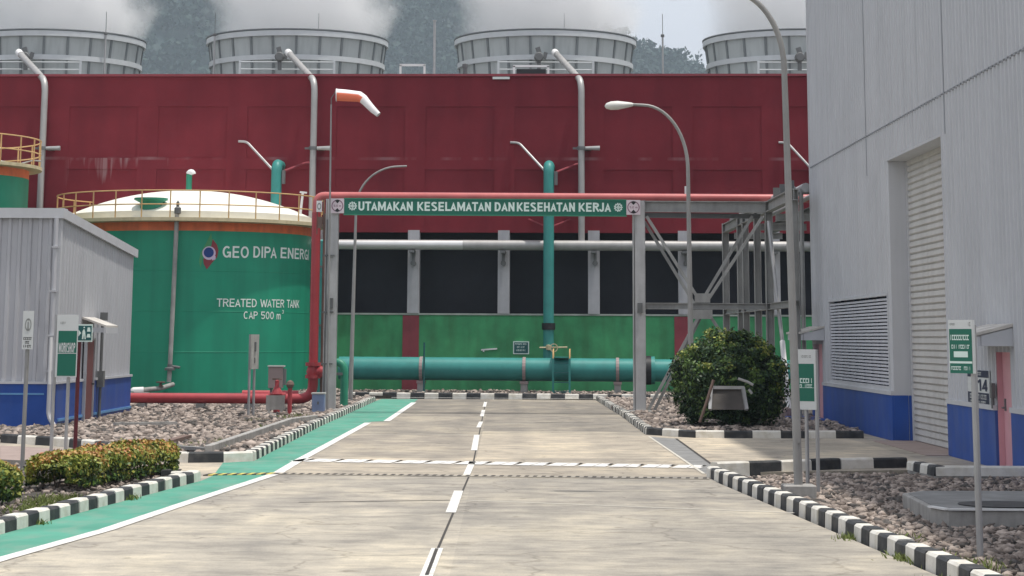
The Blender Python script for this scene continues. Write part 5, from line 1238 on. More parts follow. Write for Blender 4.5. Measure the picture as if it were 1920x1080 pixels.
# ------------------------------------------------------------------ lamps
def lamp(base, top_h, r0, r1, arm, pivot_h, lb, head=True, foot=None, yaw=0.0, lean=0.0):
    root = thing('street_lamp', base, lb, 'street lamp', 'curved-arm street lamps')
    b = Vector(base); pts = [b + Vector((lean * t * pivot_h, 0, pivot_h * t)) for t in (0, .3, .6, 1)]
    q = pts[-1]; n = 14; dx, dz = arm[0], top_h - pivot_h
    for i in range(1, n + 1):
        a = math.pi / 2 * i / n
        pts.append(q + Vector((dx * (1 - math.cos(a)), arm[1] * (1 - math.cos(a)), dz * math.sin(a))))
    pts.append(pts[-1] + Vector((math.copysign(.25, dx), 0, .01)))
    zz_ = max(p.z for p in pts); rs = [r0 + (r1 - r0) * min(1, (max(0, p.z - b.z) / (zz_ - b.z)) ** 1.3) for p in pts]
    mb = MB(); mb.tube(pts, rs, 14); mb.build('pole', 'lamp_pole', root)
    if head:
        e = pts[-1]; s = math.copysign(1, dx); hd = Vector((s, 0, -.06)).normalized()
        mb = MB(); prof = [(0.0, .05), (.05, .075), (.15, .10), (.4, .155), (.58, .15), (.70, .10), (.74, .02)]
        rings = []
        for t, w in prof:
            cpt = e + hd * t; rings.append(mb.add([cpt + Vector((0, 1, 0)) * (w * math.cos(2 * math.pi * k / 16)) + Vector((0, 0, 1)) * ((.78 if math.sin(2 * math.pi * k / 16) > 0 else .7) * w * math.sin(2 * math.pi * k / 16)) for k in range(16)]))
        for i in range(len(rings) - 1):
            for k in range(16): mb.face((rings[i] + k, rings[i] + (k + 1) % 16, rings[i + 1] + (k + 1) % 16, rings[i + 1] + k), 0, True)
        mb.face([rings[0] + k for k in range(16)]); mb.face([rings[-1] + k for k in range(16)])
        o = mb.build('lamp_head', 'lamp_head', root, sharp=60)
        bm = bmesh.new(); bm.from_mesh(o.data); bmesh.ops.recalc_face_normals(bm, faces=bm.faces); bm.to_mesh(o.data); bm.free()
    mb = MB(); mb.box(b.x - r0 * .45, b.y - r0 - .006, .7, b.x + r0 * .45, b.y - r0 * .85, 1.0); mb.build('hatch', 'lamp_pole', root)
    if foot:
        mb = MB(); w = foot; mb.box(b.x - w, b.y - w, -.2, b.x + w, b.y + w, .14); mb.build('footing', 'concrete', root, bevel=.015)
    else:
        mb = MB(); mb.box(b.x - .2, b.y - .2, .0, b.x + .2, b.y + .2, .03); mb.build('base_plate', 'steel_dark', root)
    return root
q = P(1296, 640, 58); t_ = P(1189, 197, 58); pv = P(1288, 318, 58)
lamp((q.x, 58, 0), t_.z, .078, .038, (t_.x - pv.x + .2, 0), pv.z, 'street lamp with a white head standing behind the round bush', lean=-.006)
q = P(1497, 890, 31.9); t_ = P(1372, -16, 31.9); pv = P(1474, 130, 31.9)
lamp((q.x, 31.9, .0), t_.z, .062, .037, (t_.x - pv.x, 0), pv.z, 'tallest nearby lamp post on a concrete block, its top beyond the photo', foot=.22, lean=-.016)
q = P(657, 745, 74); t_ = P(745, 312, 74); pv = P(664, 390, 74)
lamp((q.x, 74, 0), t_.z, .075, .03, (t_.x - pv.x, 0), pv.z, 'slim distant lamp pole arching to the right behind the green banner', head=False, lean=.012)

# windsock on its pole
wy = GY - .35; q = P(614, 757, wy); t_ = P(621, 196, wy)
root = thing('windsock', (q.x, wy, 0), 'orange and white windsock hanging half limp from a thin pole', 'windsock')
mb = MB(); mb.tube([(q.x, wy, 0), (t_.x, wy, t_.z)], [.035, .022], 8); mb.build('pole', 'lamp_pole', root)
cp = [P(632, 178, wy), P(650, 179.5, wy), P(674, 182, wy), P(682, 187, wy), P(690, 196, wy), P(700, 207, wy), P(711, 217, wy)]
rr = [.175, .17, .155, .135, .115, .10, .075]
mb = MB(); mb.tube([(p.x, wy - .05 * i, p.z) for i, p in enumerate(cp)], rr, 20, cap=False)
nf = len(mb.f)
sock = mb.build('sock', ['orange_cloth', 'white_sunlit_cloth'], root)
for p in sock.data.polygons:                       # orange cloth with white tail; overexposed sunlit top put into the colour as white
    i = p.index // 20
    p.material_index = 1 if i >= 3 or p.center.z > (cp[min(i, 6)].z + cp[min(i + 1, 6)].z) / 2 + .055 else 0
mb = MB(); mb.lathe((cp[0].x, wy, cp[0].z), [(.165, 0), (.185, 0), (.185, .03), (.165, .03), (.165, 0)], 20, axis='Y'); o = mb.build('hoop', 'white_paint', root)
o.data.transform(Matrix.Translation(cp[0] - root.location) @ Matrix.Rotation(R(90), 4, 'Z') @ Matrix.Translation(root.location - cp[0]))
mb = MB(); mb.tube([(t_.x, wy, t_.z), (t_.x, wy, t_.z + .18), (cp[0].x, wy, cp[0].z + .17)], .016, 6); mb.build('swivel', 'steel_dark', root)

# ------------------------------------------------------------------ signs on posts
def post_sign(name, base, w, z0, z1, yaw, lb, posts, post_m='galvanised', pr=.03, panel_m='sign_white', post_top=None, cat='sign', t=.03, double=False):
    root = thing(name, (base[0], base[1], 0), lb, cat)
    c, s = math.cos(yaw), math.sin(yaw); ux = Vector((c, s, 0)); nv = Vector((s, -c, 0)); B = Vector((base[0], base[1], 0))
    for d in posts:
        mb = MB(); q = B + ux * d; mb.tube([q + Vector((0, 0, -.1)), q + Vector((0, 0, post_top or z1))], pr, 10); mb.build('post', post_m, root)
    mb = MB(); mb.obox(B - ux * w / 2 + nv * (pr + .002) + Vector((0, 0, z0)), ux * w, nv * t, (0, 0, z1 - z0)); pn = mb.build('panel', panel_m, root)
    fn = lambda layer: plane_fn(B - ux * w / 2 + nv * (pr + t + .005 + .003 * layer) + Vector((0, 0, z0)), ux, (0, 0, 1))
    return root, pn, fn
# narrow white warning sign
b = G(41, 889, .02); Yb = b.y; z0, z1 = P(55, 655, Yb).z, P(55, 583, Yb).z
root, pn, fn = post_sign('warning_sign', b, .165, z0, z1, R(8), 'narrow white sign with a grey oval and dark lines on the leftmost post', [0.0], post_m='lamp_pole', pr=.032)
w, h = .165, z1 - z0
mb = MB(); disc(mb, fn(1), w * .5, h * .64, w * .30, 0, 24, w * .22, 2.0); mb.build('oval', 'sign_grey', pn)
mb = MB(); poly(mb, fn(1), [(w * .42, h * .50), (w * .58, h * .50), (w * .55, h * .72), (w * .45, h * .72)]); disc(mb, fn(1), w * .5, h * .77, w * .08, 0, 12); mb.build('pictogram', 'sign_grey', pn)
mb = MB()
for k, (a, c) in enumerate(((.12, .88), (.3, .7), (.15, .85))): scribble(mb, fn(1), w * a, w * c, h * (.25 - .10 * k), h * (.315 - .10 * k), 20 + k)
mb.build('lettering', 'sign_black', pn)
# workshop name board
b0, b1 = G(98, 868, .0), G(129, 868, .0); Yb = b0.y; bc = (P(126, 650, Yb).x, Yb); w = P(146.5, 650, Yb).x - P(107, 650, Yb).x; z0, z1 = P(126, 707, Yb).z, P(126, 590, Yb).z
root, pn, fn = post_sign('workshop_sign', bc, w, z0, z1, R(4), 'tall green and white board on two posts beside the workshop corner', [-w * .55, w * .12], pr=.03)
h = z1 - z0
mb = MB(); poly(mb, fn(0), [(w * .09, h * .02), (w * .96, h * .02), (w * .96, h * .74), (w * .09, h * .74)]); mb.build('green_field', 'sign_green', pn)
mb = MB(); poly(mb, fn(1), [(w * .09, h * .375), (w * .96, h * .375), (w * .96, h * .385), (w * .09, h * .385)]); put_text(mb, 'WORKSHOP', plane_fn(fn(1)(w * .12, h * .39), fn(1)(1, 0) - fn(1)(0, 0), (0, 0, 1)), w * .78, h * .16, .015); mb.build('lettering', 'sign_white', pn)
mb = MB(); scribble(mb, fn(0), w * .12, w * .42, h * .85, h * .885, 31); scribble(mb, fn(0), w * .86, w * .93, h * .80, h * .92, 32); mb.build('small_lettering', 'sign_grey', pn)
# evacuation sign on the dark red post
b = G(146, 865, .0); Yb = b.y; w = P(174, 625, Yb).x - P(146, 625, Yb).x; z0, z1 = P(160, 641, Yb).z, P(160, 608, Yb).z
root, pn, fn = post_sign('evacuation_sign', (P(160, 625, Yb).x, Yb), w, z0, z1, R(3), 'square green pictogram sign on a dark red post before the workshop door', [-w * .38], post_m='dark_red_post', pr=.035, panel_m='sign_text')
h = z1 - z0
mb = MB(); poly(mb, fn(0), [(w * .05, h * .08), (w * .95, h * .08), (w * .95, h * .92), (w * .05, h * .92)]); mb.build('green_field', 'teal_dark', pn)
mb = MB(); f = fn(1); poly(mb, f, [(w * .08, h * .30), (w * .26, h * .5), (w * .08, h * .70)]); poly(mb, f, [(w * .32, h * .15), (w * .42, h * .15), (w * .46, h * .45), (w * .5, h * .15), (w * .58, h * .15), (w * .52, h * .6), (w * .44, h * .75), (w * .34, h * .6)]); disc(mb, f, w * .45, h * .82, w * .05, 0, 12)
poly(mb, f, [(w * .64, h * .58), (w * .88, h * .58), (w * .84, h * .82), (w * .68, h * .82)]); poly(mb, f, [(w * .62, h * .25), (w * .90, h * .25), (w * .84, h * .45), (w * .68, h * .45)]); mb.build('pictogram', 'sign_text', pn)
# edge-on board in the stone bed
b = G(470, 786, .0); Yb = b.y; z0, z1 = P(470, 692, Yb).z, P(472, 627, Yb).z
root, pn, fn = post_sign('bed_sign', (b.x, Yb), .62, z0, z1, R(76), 'weathered grey board seen almost edge-on between two posts in the stone bed', [-.18, .18], panel_m='concrete', pr=.035)
mb = MB(); q = P(475, 650, Yb); mb.box(q.x + .01, Yb - .06, q.z - .12, q.x + .08, Yb + .06, q.z + .12); mb.box(q.x + .01, Yb - .05, q.z - .42, q.x + .06, Yb + .05, q.z - .28); mb.build('bracket', 'steel_dark', root)
# board behind the lamp post
b = G(1523, 922, -.02); Yb = b.y; z0, z1 = P(1515, 768, Yb).z, P(1515, 655, Yb).z; w = .30
root, pn, fn = post_sign('hall_sign', (P(1513, 700, Yb).x, Yb), w, z0, z1, R(-28), 'green and white board on two posts directly behind the tallest lamp post', [-.02, .14], pr=.028)
h = z1 - z0
mb = MB(); poly(mb, fn(0), [(w * .05, h * .14), (w * .93, h * .14), (w * .93, h * .76), (w * .05, h * .76)]); mb.build('green_field', 'sign_green', pn)
mb = MB(); poly(mb, fn(1), [(w * .05, h * .36), (w * .93, h * .36), (w * .93, h * .365), (w * .05, h * .365)]); scribble(mb, fn(1), w * .1, w * .9, h * .44, h * .52, 41); scribble(mb, fn(1), w * .1, w * .9, h * .36, h * .42, 42); mb.build('lettering', 'sign_text', pn)
mb = MB(); scribble(mb, fn(0), w * .3, w * .8, h * .86, h * .90, 43); mb.build('small_lettering', 'sign_grey', pn)
# green rules board at the right
b = G(1841, 1049, -.06); Yb = b.y; z0, z1 = P(1820, 700, Yb).z, P(1820, 600, Yb).z; w = .40
root, pn, fn = post_sign('rules_sign', (b.x - .09, Yb), w, z0, z1, R(-64), 'green rules board with a white header on a single post in the right gravel', [.12], pr=.034, post_top=z1 - .05)
h = z1 - z0
mb = MB(); f = fn(0)
for a, c in ((.0, .225), (.275, .59), (.66, .82)): pass
poly(mb, f, [(w * .04, h * .0), (w * .97, 0), (w * .97, h * .83), (w * .04, h * .83)]); mb.build('green_field', 'sign_green', pn)
mb = MB(); f = fn(1)
scribble(mb, f, w * .1, w * .9, h * .62, h * .72, 51); scribble(mb, f, w * .06, w * .95, h * .46, h * .535, 52)
poly(mb, f, [(w * .22, h * .30), (w * .80, h * .30), (w * .80, h * .41), (w * .22, h * .41)]); poly(mb, f, [(w * .04, h * .185), (w * .97, h * .185), (w * .97, h * .225), (w * .04, h * .225)]); scribble(mb, f, w * .1, w * .9, h * .06, h * .13, 53); mb.build('lettering', 'sign_text', pn)
mb = MB(); scribble(mb, fn(0), w * .08, w * .3, h * .90, h * .94, 54); scribble(mb, fn(0), w * .84, w * .94, h * .88, h * .96, 55); mb.build('small_lettering', 'sign_grey', pn)

# ------------------------------------------------------------------ sump in the right bed
s0 = G(1777, 957, .15); s1 = G(1692, 925, .15); sx = 7.7
pg = [(s0.x, s0.y), (sx, s0.y - .05), (sx, s1.y + .6), (s1.x + .35, s1.y + .55), (s1.x, s1.y), (s0.x - .12, s0.y + .45)]
root = thing('sump_pit', (s0.x, s0.y, 0), 'low concrete sump box with a dark lid in the right stone bed', 'sump')
mb = MB(); mb.prism(pg, -.35, .15); mb.build('walls', 'concrete', root, bevel=.012)
cxm = sum(p[0] for p in pg) / len(pg); cym = sum(p[1] for p in pg) / len(pg)
pin = [(cxm + (p[0] - cxm) * .93, cym + (p[1] - cym) * .93) for p in pg]
mb = MB(); mb.prism(pin, .151, .158); mb.build('cover', 'dark_concrete', root)
mb = MB(); mb.lathe((6.05, 27.9, .159), [(.55, 0), (.55, .012), (0, .014)], 32); mb.build('lid', 'sign_black', root)
mb = MB(); mb.bar((pg[0][0], pg[0][1], .162), (pg[1][0], pg[1][1], .162), .07, .02); mb.bar((pg[5][0], pg[5][1], .162), (pg[0][0], pg[0][1], .162), .07, .02); mb.build('painted_edge', 'white_paint', root)

# ------------------------------------------------------------------ hand cart before the bush
hy = 52.2; sc_ = lambda x, y: P(x, y, hy)
a, b = sc_(1331, 768), sc_(1399, 728)
root = thing('hand_cart', ((a.x + b.x) / 2, hy, 0), 'upturned grey hand cart leaning against the round bush', 'hand cart')
W2 = b.x - a.x; zlo, zhi = max(.18, a.z), b.z
def tr(u_, v_, d_): return Vector((a.x + u_ * W2 + (.06 * v_ if u_ < .5 else -.05 * v_), hy + .25 * v_ - d_, zlo + (zhi - zlo) * v_))
mb = MB(); k = mb.add([tr(0, 0, 0), tr(1, 0, 0), tr(1, 1, 0), tr(0, 1, 0), tr(0, 0, -.03), tr(1, 0, -.03), tr(1, 1, -.03), tr(0, 1, -.03)])
for q in ((0, 1, 2, 3), (7, 6, 5, 4), (0, 4, 5, 1), (1, 5, 6, 2), (2, 6, 7, 3), (3, 7, 4, 0)): mb.face([k + i for i in q])
mb.build('tray', 'dark_tray', root)
mb = MB(); mb.bar(tr(0, 0, .05), tr(0, 1, .05), .07, .08); mb.bar(tr(1, 0, .05), tr(1, 1, .05), .07, .08); mb.bar(tr(-.04, 1.02, .05), tr(1.04, 1.02, .05), .06, .07); mb.build('rim', 'galvanised', root)
mb = MB(); mb.tube([sc_(1312, 792), sc_(1324, 757), sc_(1338, 712)], .035, 8); mb.build('handle', 'rust', root)
mb = MB(); mb.tube(fillet([sc_(1384, 710), sc_(1402, 716), sc_(1412, 722)], .05), .03, 8); mb.tube([sc_(1404, 730), sc_(1410, 738)], .03, 8); mb.build('axle', 'galvanised', root)
def boulder(x, y, s, seed, lb, m='stone_c'):
    r = np.random.default_rng(seed); bm = bmesh.new(); bmesh.ops.create_icosphere(bm, subdivisions=3, radius=1)
    d = [r.normal(size=3) for _ in range(9)]
    for v in bm.verts:
        n_ = np.array(v.co); k = 1.0
        for q in d:
            q = q / np.linalg.norm(q); k = min(k, .78 / max(.1, float(n_ @ q)) if n_ @ q > .78 else 1.0)
        v.co = v.co * (k * (1 + r.uniform(-.03, .03)))
    me = bpy.data.meshes.new('boulder'); bm.to_mesh(me); bm.free(); me.materials.append(MT[m])
    o = bpy.data.objects.new('boulder', me); COL.objects.link(o); p = G(x, y); o.location = (p.x, p.y, s[2] * .55); o.scale = s; tag(o, lb, 'boulder', 'boulders by the bush'); return o
boulder(1398, 792, (.34, .3, .26), 7, 'rounded grey boulder under the right end of the hand cart')
boulder(1345, 793, (.42, .3, .24), 1, 'wide grey boulder in front of the hand cart')
boulder(1470, 788, (.26, .24, .24), 3, 'pale rounded boulder at the right foot of the bush', 'stone_b')
boulder(1452, 798, (.18, .15, .10), 4, 'small flat pale stone at the kerb right of the bush', 'stone_b')

# ------------------------------------------------------------------ plants
def leaves_mesh(name, pts, nrm, size, mats, mi, parent, seed, aspect=1.8, jitter=.7):
    r = np.random.default_rng(seed); n = len(pts)
    N = nrm + r.normal(size=(n, 3)) * jitter; N /= np.linalg.norm(N, axis=1, keepdims=True)
    T = np.cross(N, r.normal(size=(n, 3))); T /= np.linalg.norm(T, axis=1, keepdims=True); Bt = np.cross(N, T)
    s = size * r.uniform(.6, 1.4, n)[:, None]
    a = T * s * aspect * .5; b = Bt * s * .5
    V = np.stack([pts - a, pts + b - a * .1, pts + a, pts - b - a * .1], 1).reshape(-1, 3)
    off = np.array(rootloc(parent)) if parent is not None else np.zeros(3)
    V = V - off
    me = bpy.data.meshes.new(name); me.vertices.add(4 * n); me.vertices.foreach_set('co', V.ravel())
    me.loops.add(4 * n); me.loops.foreach_set('vertex_index', np.arange(4 * n, dtype=np.int32)); me.polygons.add(n)
    me.polygons.foreach_set('loop_start', np.arange(0, 4 * n, 4, dtype=np.int32))
    for q in mats: me.materials.append(MT[q])
    me.polygons.foreach_set('material_index', np.asarray(mi, dtype=np.int32)); me.update(calc_edges=True)
    o = bpy.data.objects.new(name, me); COL.objects.link(o)
    if parent is not None: o.parent = parent
    return o
# round clipped bush
by = 55.0; bc = P(1368, 720, by); BRx = 110 / (F / math.cos(PITCH) / by); bh = P(1368, 618, by).z
root = thing('round_bush', (bc.x, by, 0), 'large round clipped green bush beside the gantry right of the road', 'bush')
r = np.random.default_rng(5); nc = 520
def dirs(n):
    d = r.normal(size=(n, 3)); d /= np.linalg.norm(d, axis=1, keepdims=True); return d
cd = dirs(nc * 2); cd = cd[cd[:, 2] > -.8][:nc]; nc = len(cd)
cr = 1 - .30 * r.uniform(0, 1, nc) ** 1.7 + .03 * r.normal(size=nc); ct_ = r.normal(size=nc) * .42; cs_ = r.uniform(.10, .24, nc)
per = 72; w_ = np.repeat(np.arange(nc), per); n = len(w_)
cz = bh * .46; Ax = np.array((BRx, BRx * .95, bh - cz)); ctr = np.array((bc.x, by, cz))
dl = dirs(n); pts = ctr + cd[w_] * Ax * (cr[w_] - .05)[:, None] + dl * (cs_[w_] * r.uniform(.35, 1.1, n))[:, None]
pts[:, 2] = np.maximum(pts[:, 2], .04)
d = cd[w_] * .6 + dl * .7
tone = cd[w_][:, 2] * .42 + dl[:, 2] * .35 + ct_[w_] + (cr[w_] - .88) * 1.6 + r.normal(size=n) * .25  # leaves facing up and outward get lighter: sunlit top put into leaf colour
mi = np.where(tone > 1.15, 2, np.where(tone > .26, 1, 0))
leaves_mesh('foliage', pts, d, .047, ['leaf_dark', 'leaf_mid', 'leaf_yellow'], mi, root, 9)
mb = MB()
for k in range(6):
    a = 2 * math.pi * k / 6; mb.tube([(bc.x + .05 * math.cos(a), by + .05 * math.sin(a), 0), (bc.x + .3 * math.cos(a), by + .3 * math.sin(a), .6), (bc.x + .75 * math.cos(a), by + .75 * math.sin(a), cz + .4)], [.06, .045, .02], 8)
mb.build('trunk', 'trunk', root)
mb = MB(); mb.lathe((bc.x, by, 0), [(BRx * .45, .25), (BRx * .66, cz * .7), (BRx * .66, cz * 1.2), (BRx * .4, bh * .74), (.01, bh * .80)], 24); mb.build('inner_growth', 'leaf_dark', root)
# hedge
def hedge(a, b, wdt, hgt, n, lb, seed, name='hedge'):
    a, b = Vector((a[0], a[1], 0)), Vector((b[0], b[1], 0)); L = (b - a).length; u = (b - a).normalized(); v = Vector((-u.y, u.x, 0))
    root = thing(name, (a + b) / 2, lb, 'hedge' if name == 'hedge' else 'shrub'); r = np.random.default_rng(seed)
    s = r.uniform(-.03, 1.03, n) * L; ang = r.uniform(-.25, math.pi + .25, n)
    e = np.clip(np.minimum(s, L - s) / .4, 0, 1) ** .5
    rad = 1 - .3 * r.uniform(0, 1, n) ** 1.8 + .05 * r.normal(size=n); ca, sa = np.cos(ang), np.sin(ang)
    px = np.sign(ca) * np.abs(ca) ** .55 * wdt / 2 * rad * (.75 + .25 * e) * (1 + .08 * np.sin(s * 5 + ang * 2)); pz = np.sign(sa) * np.abs(sa) ** .55 * hgt * .55 * rad * (.6 + .4 * e) * (1 + .10 * np.sin(s * 3.7) + .06 * np.sin(s * 9.1)) + hgt * .42
    pz = np.maximum(pz, .02)
    pts = np.array(a)[None] + s[:, None] * np.array(u)[None] + px[:, None] * np.array(v)[None] + pz[:, None] * np.array((0, 0, 1.0))[None] + np.array((0, 0, .04))[None]
    N = ca[:, None] * np.array(v)[None] + sa[:, None] * np.array((0, 0, 1.0))[None]
    t = pz / hgt + r.normal(size=n) * .22 + .22 * np.sin(s * 6 + px * 9)
    mi = np.where(t > 1.34, 4, np.where(t > .98, 3, np.where(t > .46, 2, np.where(t > .14, 1, 0))))
    leaves_mesh('foliage', pts, N, .034, ['leaf_dark', 'leaf_mid', 'leaf_yellow', 'leaf_orange', 'leaf_red'], mi, root, seed + 1)
    q = max(2, int(L / .45))
    for k in range(q):
        mb = MB(); c = a.lerp(b, (k + .5) / q); mb.tube([c, c + v * .05 + Vector((0, 0, hgt * .5))], [.02, .01], 6)
        mb.tube([c, c + u * .15 + Vector((0, 0, hgt * .55))], [.015, .008], 6); mb.build('stem', 'trunk', root)
    return root
ha, hb = G(95, 930), G(292, 892)
hedge((ha.x, ha.y), (hb.x, hb.y), .85, .50, 34000, 'low hedge with green sides and reddish tips beside the green walkway', 3)
q = G(0, 958); hedge((q.x - .35, q.y - .1), (q.x + .05, q.y + .25), .75, .56, 10000, 'reddish shrub cut by the left edge of the photo beside the hedge', 8, 'shrub')
# grass and weeds along the kerb
def tuft_field(centres, n, spread, hgt, seed, name='grass'):
    r = np.random.default_rng(seed); V, Fc = [], []
    for cx, cy, z in centres:
        for _ in range(n):
            x, y = cx + r.normal() * spread, cy + r.normal() * spread; h = hgt * r.uniform(.4, 1.2); a = r.uniform(0, 6.28); w = .008; lx, ly = r.normal(size=2) * h * .5
            k = len(V); V += [(x - w * math.cos(a), y - w * math.sin(a), z), (x + w * math.cos(a), y + w * math.sin(a), z), (x + lx * .5 + w * .7 * math.cos(a), y + ly * .5 + w * .7 * math.sin(a), z + h * .65), (x + lx, y + ly, z + h)]
            Fc += [(k, k + 1, k + 2), (k, k + 2, k + 3)]
    me = bpy.data.meshes.new(name); me.from_pydata(V, [], Fc); me.materials.append(MT['grass_blade']); me.update(); o = bpy.data.objects.new(name, me); COL.objects.link(o); return stuff(o)
cs = []
for x, y in ((70, 945), (85, 952), (105, 948), (60, 955), (125, 940), (45, 962), (95, 940)): p = G(x, y, .06); cs.append((p.x, p.y, .06))
tuft_field(cs, 90, .13, .10, 2)
cs = []
for x, y in ((72, 984), (250, 935), (245, 938), (1693, 1048), (1720, 1058), (1590, 1010), (1760, 1066), (1700, 1052)): p = G(x, y, 0); cs.append((p.x, p.y, 0))
tuft_field(cs, 55, .05, .07, 4)
r_ = random.Random(3); cs = []
for _ in range(24): cs.append((r_.uniform(3.7, 4.6), r_.uniform(19, 26), -.04))
for _ in range(14): cs.append((r_.uniform(-6.2, -5.2), r_.uniform(41, 60), .08))
tuft_field(cs, 25, .12, .10, 6)
b = G(42, 889); mb = MB(); mb.lathe((b.x, b.y, 0), [(.16, -.1), (.16, .10), (0, .105)], 16)
tag(mb.build('post_footing', 'concrete', loc=(b.x, b.y, 0)), 'round concrete footing under the narrow white sign', 'footing')

# ------------------------------------------------------------------ hill with forest behind the plant
HK = 2.3
def hill_h(x, y):
    t = np.clip((y - 170 * HK) / (190 * HK), 0, 1); s_ = t * t * (3 - 2 * t)
    px = 945 + x / (360 * HK) * F
    crest = np.interp(px, [-1500, 0, 330, 600, 760, 900, 1000, 1200, 1260, 1330, 1500, 2300], [95, 88, 80, 62, 51, 48, 46, 43.5, 42.0, 36.5, 30, 20]) * HK
    return s_ * crest + s_ * 4 * np.sin(x * .05 + y * .01) - .5
xs = np.linspace(-700, 700, 101); ys = np.linspace(160 * HK, 545 * HK, 56)
X, Y = np.meshgrid(xs, ys); Z = hill_h(X, Y) - np.clip((Y - 380 * HK) / 60, 0, None) * 8
mb = MB(); k = mb.add(np.stack([X, Y, Z], -1).reshape(-1, 3).tolist()); nx = len(xs)
for j in range(len(ys) - 1):
    for i in range(nx - 1): mb.face((k + j * nx + i, k + j * nx + i + 1, k + (j + 1) * nx + i + 1, k + (j + 1) * nx + i), 0, True)
structure(mb.build('hill', 'hill_soil', sharp=180))
r = np.random.default_rng(21); TP, TN, TM = [], [], []
cand = []
for lo, hi, q in ((150, 480, 420), (640, 960, 420), (1100, 1420, 520), (480, 640, 60), (960, 1100, 60)):
    for _ in range(q):
        y = r.uniform(215, 368) * HK; cand.append(((r.uniform(lo, hi) - 945) / F * y, y))
for x, y in cand:
    z = float(hill_h(x, y)); th = r.uniform(7, 13); tw = th * r.uniform(.36, .55); nl = 110
    nb = r.integers(4, 8)
    bc_ = np.stack([r.normal(size=nb) * tw * .5, r.normal(size=nb) * tw * .5, th * r.uniform(.4, .9, nb)], 1)
    which = r.integers(0, nb, nl); d = r.normal(size=(nl, 3)); d /= np.linalg.norm(d, axis=1, keepdims=True)
    p = bc_[which] + d * (tw * .5 * r.uniform(.5, 1.05, nl))[:, None] * np.array((1, 1, .8))
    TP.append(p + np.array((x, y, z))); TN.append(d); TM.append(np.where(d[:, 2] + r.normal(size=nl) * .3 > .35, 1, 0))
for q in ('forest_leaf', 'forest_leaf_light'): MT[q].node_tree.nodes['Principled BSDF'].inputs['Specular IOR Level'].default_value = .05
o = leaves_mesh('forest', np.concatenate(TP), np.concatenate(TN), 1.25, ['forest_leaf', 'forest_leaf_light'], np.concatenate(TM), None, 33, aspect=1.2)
stuff(o)

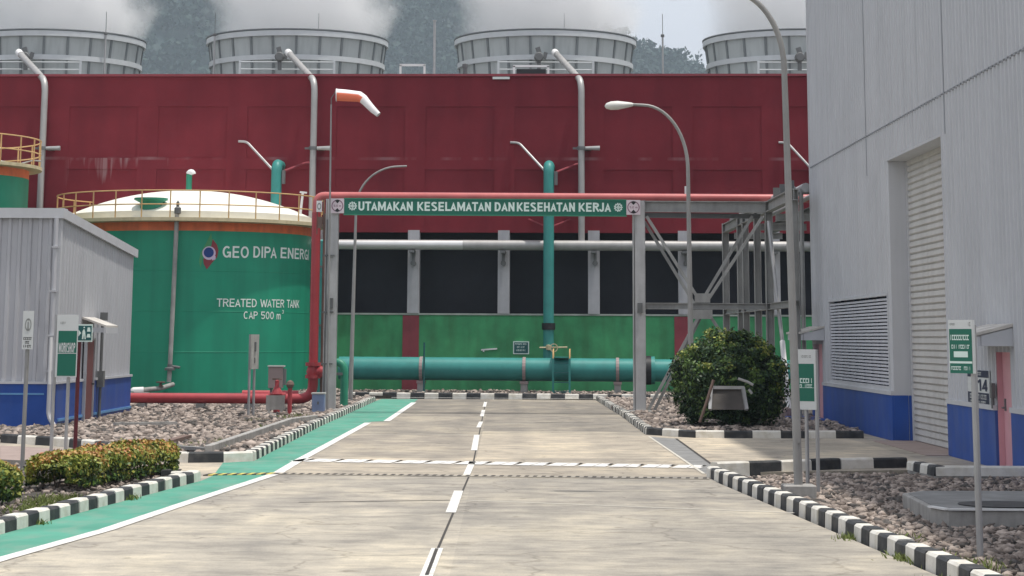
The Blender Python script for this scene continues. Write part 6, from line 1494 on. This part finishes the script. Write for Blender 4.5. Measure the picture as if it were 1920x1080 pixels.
# ------------------------------------------------------------------ steam from the fan stacks
def steam_mat():
    m = bpy.data.materials.new('steam'); m.use_nodes = True; n, l = m.node_tree.nodes, m.node_tree.links; n.clear()
    out = n.new('ShaderNodeOutputMaterial'); v = n.new('ShaderNodeVolumePrincipled'); v.inputs['Color'].default_value = (.999, .999, .9995, 1); v.inputs['Anisotropy'].default_value = 0.1
    tc = n.new('ShaderNodeTexCoord'); sp = n.new('ShaderNodeSeparateXYZ'); l.new(tc.outputs['Object'], sp.inputs[0])
    def mth(op, a, b=None):
        q = n.new('ShaderNodeMath'); q.operation = op
        for i, s in enumerate((a, b)):
            if s is None: continue
            if isinstance(s, (int, float)): q.inputs[i].default_value = s
            else: l.new(s, q.inputs[i])
        return q.outputs[0]
    rr2 = mth('SQRT', mth('ADD', mth('MULTIPLY', sp.outputs['X'], sp.outputs['X']), mth('MULTIPLY', sp.outputs['Y'], sp.outputs['Y'])))
    nz = n.new('ShaderNodeTexNoise'); nz.inputs['Scale'].default_value = .42; nz.inputs['Detail'].default_value = 6; nz.inputs['Roughness'].default_value = .6; l.new(tc.outputs['Object'], nz.inputs['Vector'])
    wob = mth('MULTIPLY', mth('SUBTRACT', nz.outputs['Fac'], .5), mth('ADD', mth('MULTIPLY', sp.outputs['Z'], .28), 1.0))
    edge = mth('ADD', mth('ADD', mth('MULTIPLY', sp.outputs['Z'], .10), 4.15), mth('MULTIPLY', wob, 3.4))
    mr = n.new('ShaderNodeMapRange'); mr.interpolation_type = 'SMOOTHSTEP'; mr.inputs['From Min'].default_value = 0; mr.inputs['From Max'].default_value = 1.5; mr.inputs['To Max'].default_value = .50
    l.new(mth('SUBTRACT', edge, rr2), mr.inputs['Value']); l.new(mr.outputs[0], v.inputs['Density']); l.new(v.outputs[0], out.inputs['Volume'])
    return m
SM = steam_mat(); MT['steam'] = SM
zrim = None
for i, (o_, lb) in enumerate(((fs0, 'white steam plume above the fan stack behind the windsock'), (None, 'white steam plume above the leftmost fan stack'), (None, 'white steam plume above the fan stack with the white box frame'), (None, 'white steam plume above the fan stack beside the steel hall'))):
    x = fs0.location.x + (0, -fsx * .99, fsx, fsx * 2.02 - .25)[i]; y = 101 + (0, .5, -.4, -.8)[i]
    zt = P(388, 77, 101).z
    c = Vector((x, y, 0))
    mb = MB(); mb.lathe(c, [(.001, zt - .35), (3.95, zt - .3), (4.05, zt + .12), (4.9, zt + .8), (6.0, zt + 3), (7.0, zt + 5.2), (6.4, zt + 7), (4, zt + 8.2), (.001, zt + 8.6)], 32)
    st = mb.build('steam_plume', SM, loc=(x, y, zt)); tag(st, lb, 'steam', 'steam plumes over the cooling tower')

m = bpy.data.materials.new('drifting_mist'); m.use_nodes = True; n, l = m.node_tree.nodes, m.node_tree.links; n.clear()
out = n.new('ShaderNodeOutputMaterial'); v = n.new('ShaderNodeVolumePrincipled'); v.inputs['Color'].default_value = (.80, .92, 1, 1); v.inputs['Density'].default_value = 0.0008
l.new(v.outputs[0], out.inputs['Volume']); MT['drifting_mist'] = m
mb = MB(); mb.prism([(-260, 150), (260, 150), (330, 420), (-330, 420)], -.3, 125); stuff(mb.build('mist', 'drifting_mist'))

# ------------------------------------------------------------------ haze
m = bpy.data.materials.new('haze_air'); m.use_nodes = True; n, l = m.node_tree.nodes, m.node_tree.links; n.clear()
out = n.new('ShaderNodeOutputMaterial'); v = n.new('ShaderNodeVolumePrincipled'); v.inputs['Color'].default_value = (.70, .85, 1, 1); v.inputs['Density'].default_value = 0.00018; v.inputs['Anisotropy'].default_value = 0.2
l.new(v.outputs[0], out.inputs['Volume']); MT['haze_air'] = m
mb = MB(); mb.box(-760, -70, -1.5, 760, 1300, 240); stuff(mb.build('haze', 'haze_air'))
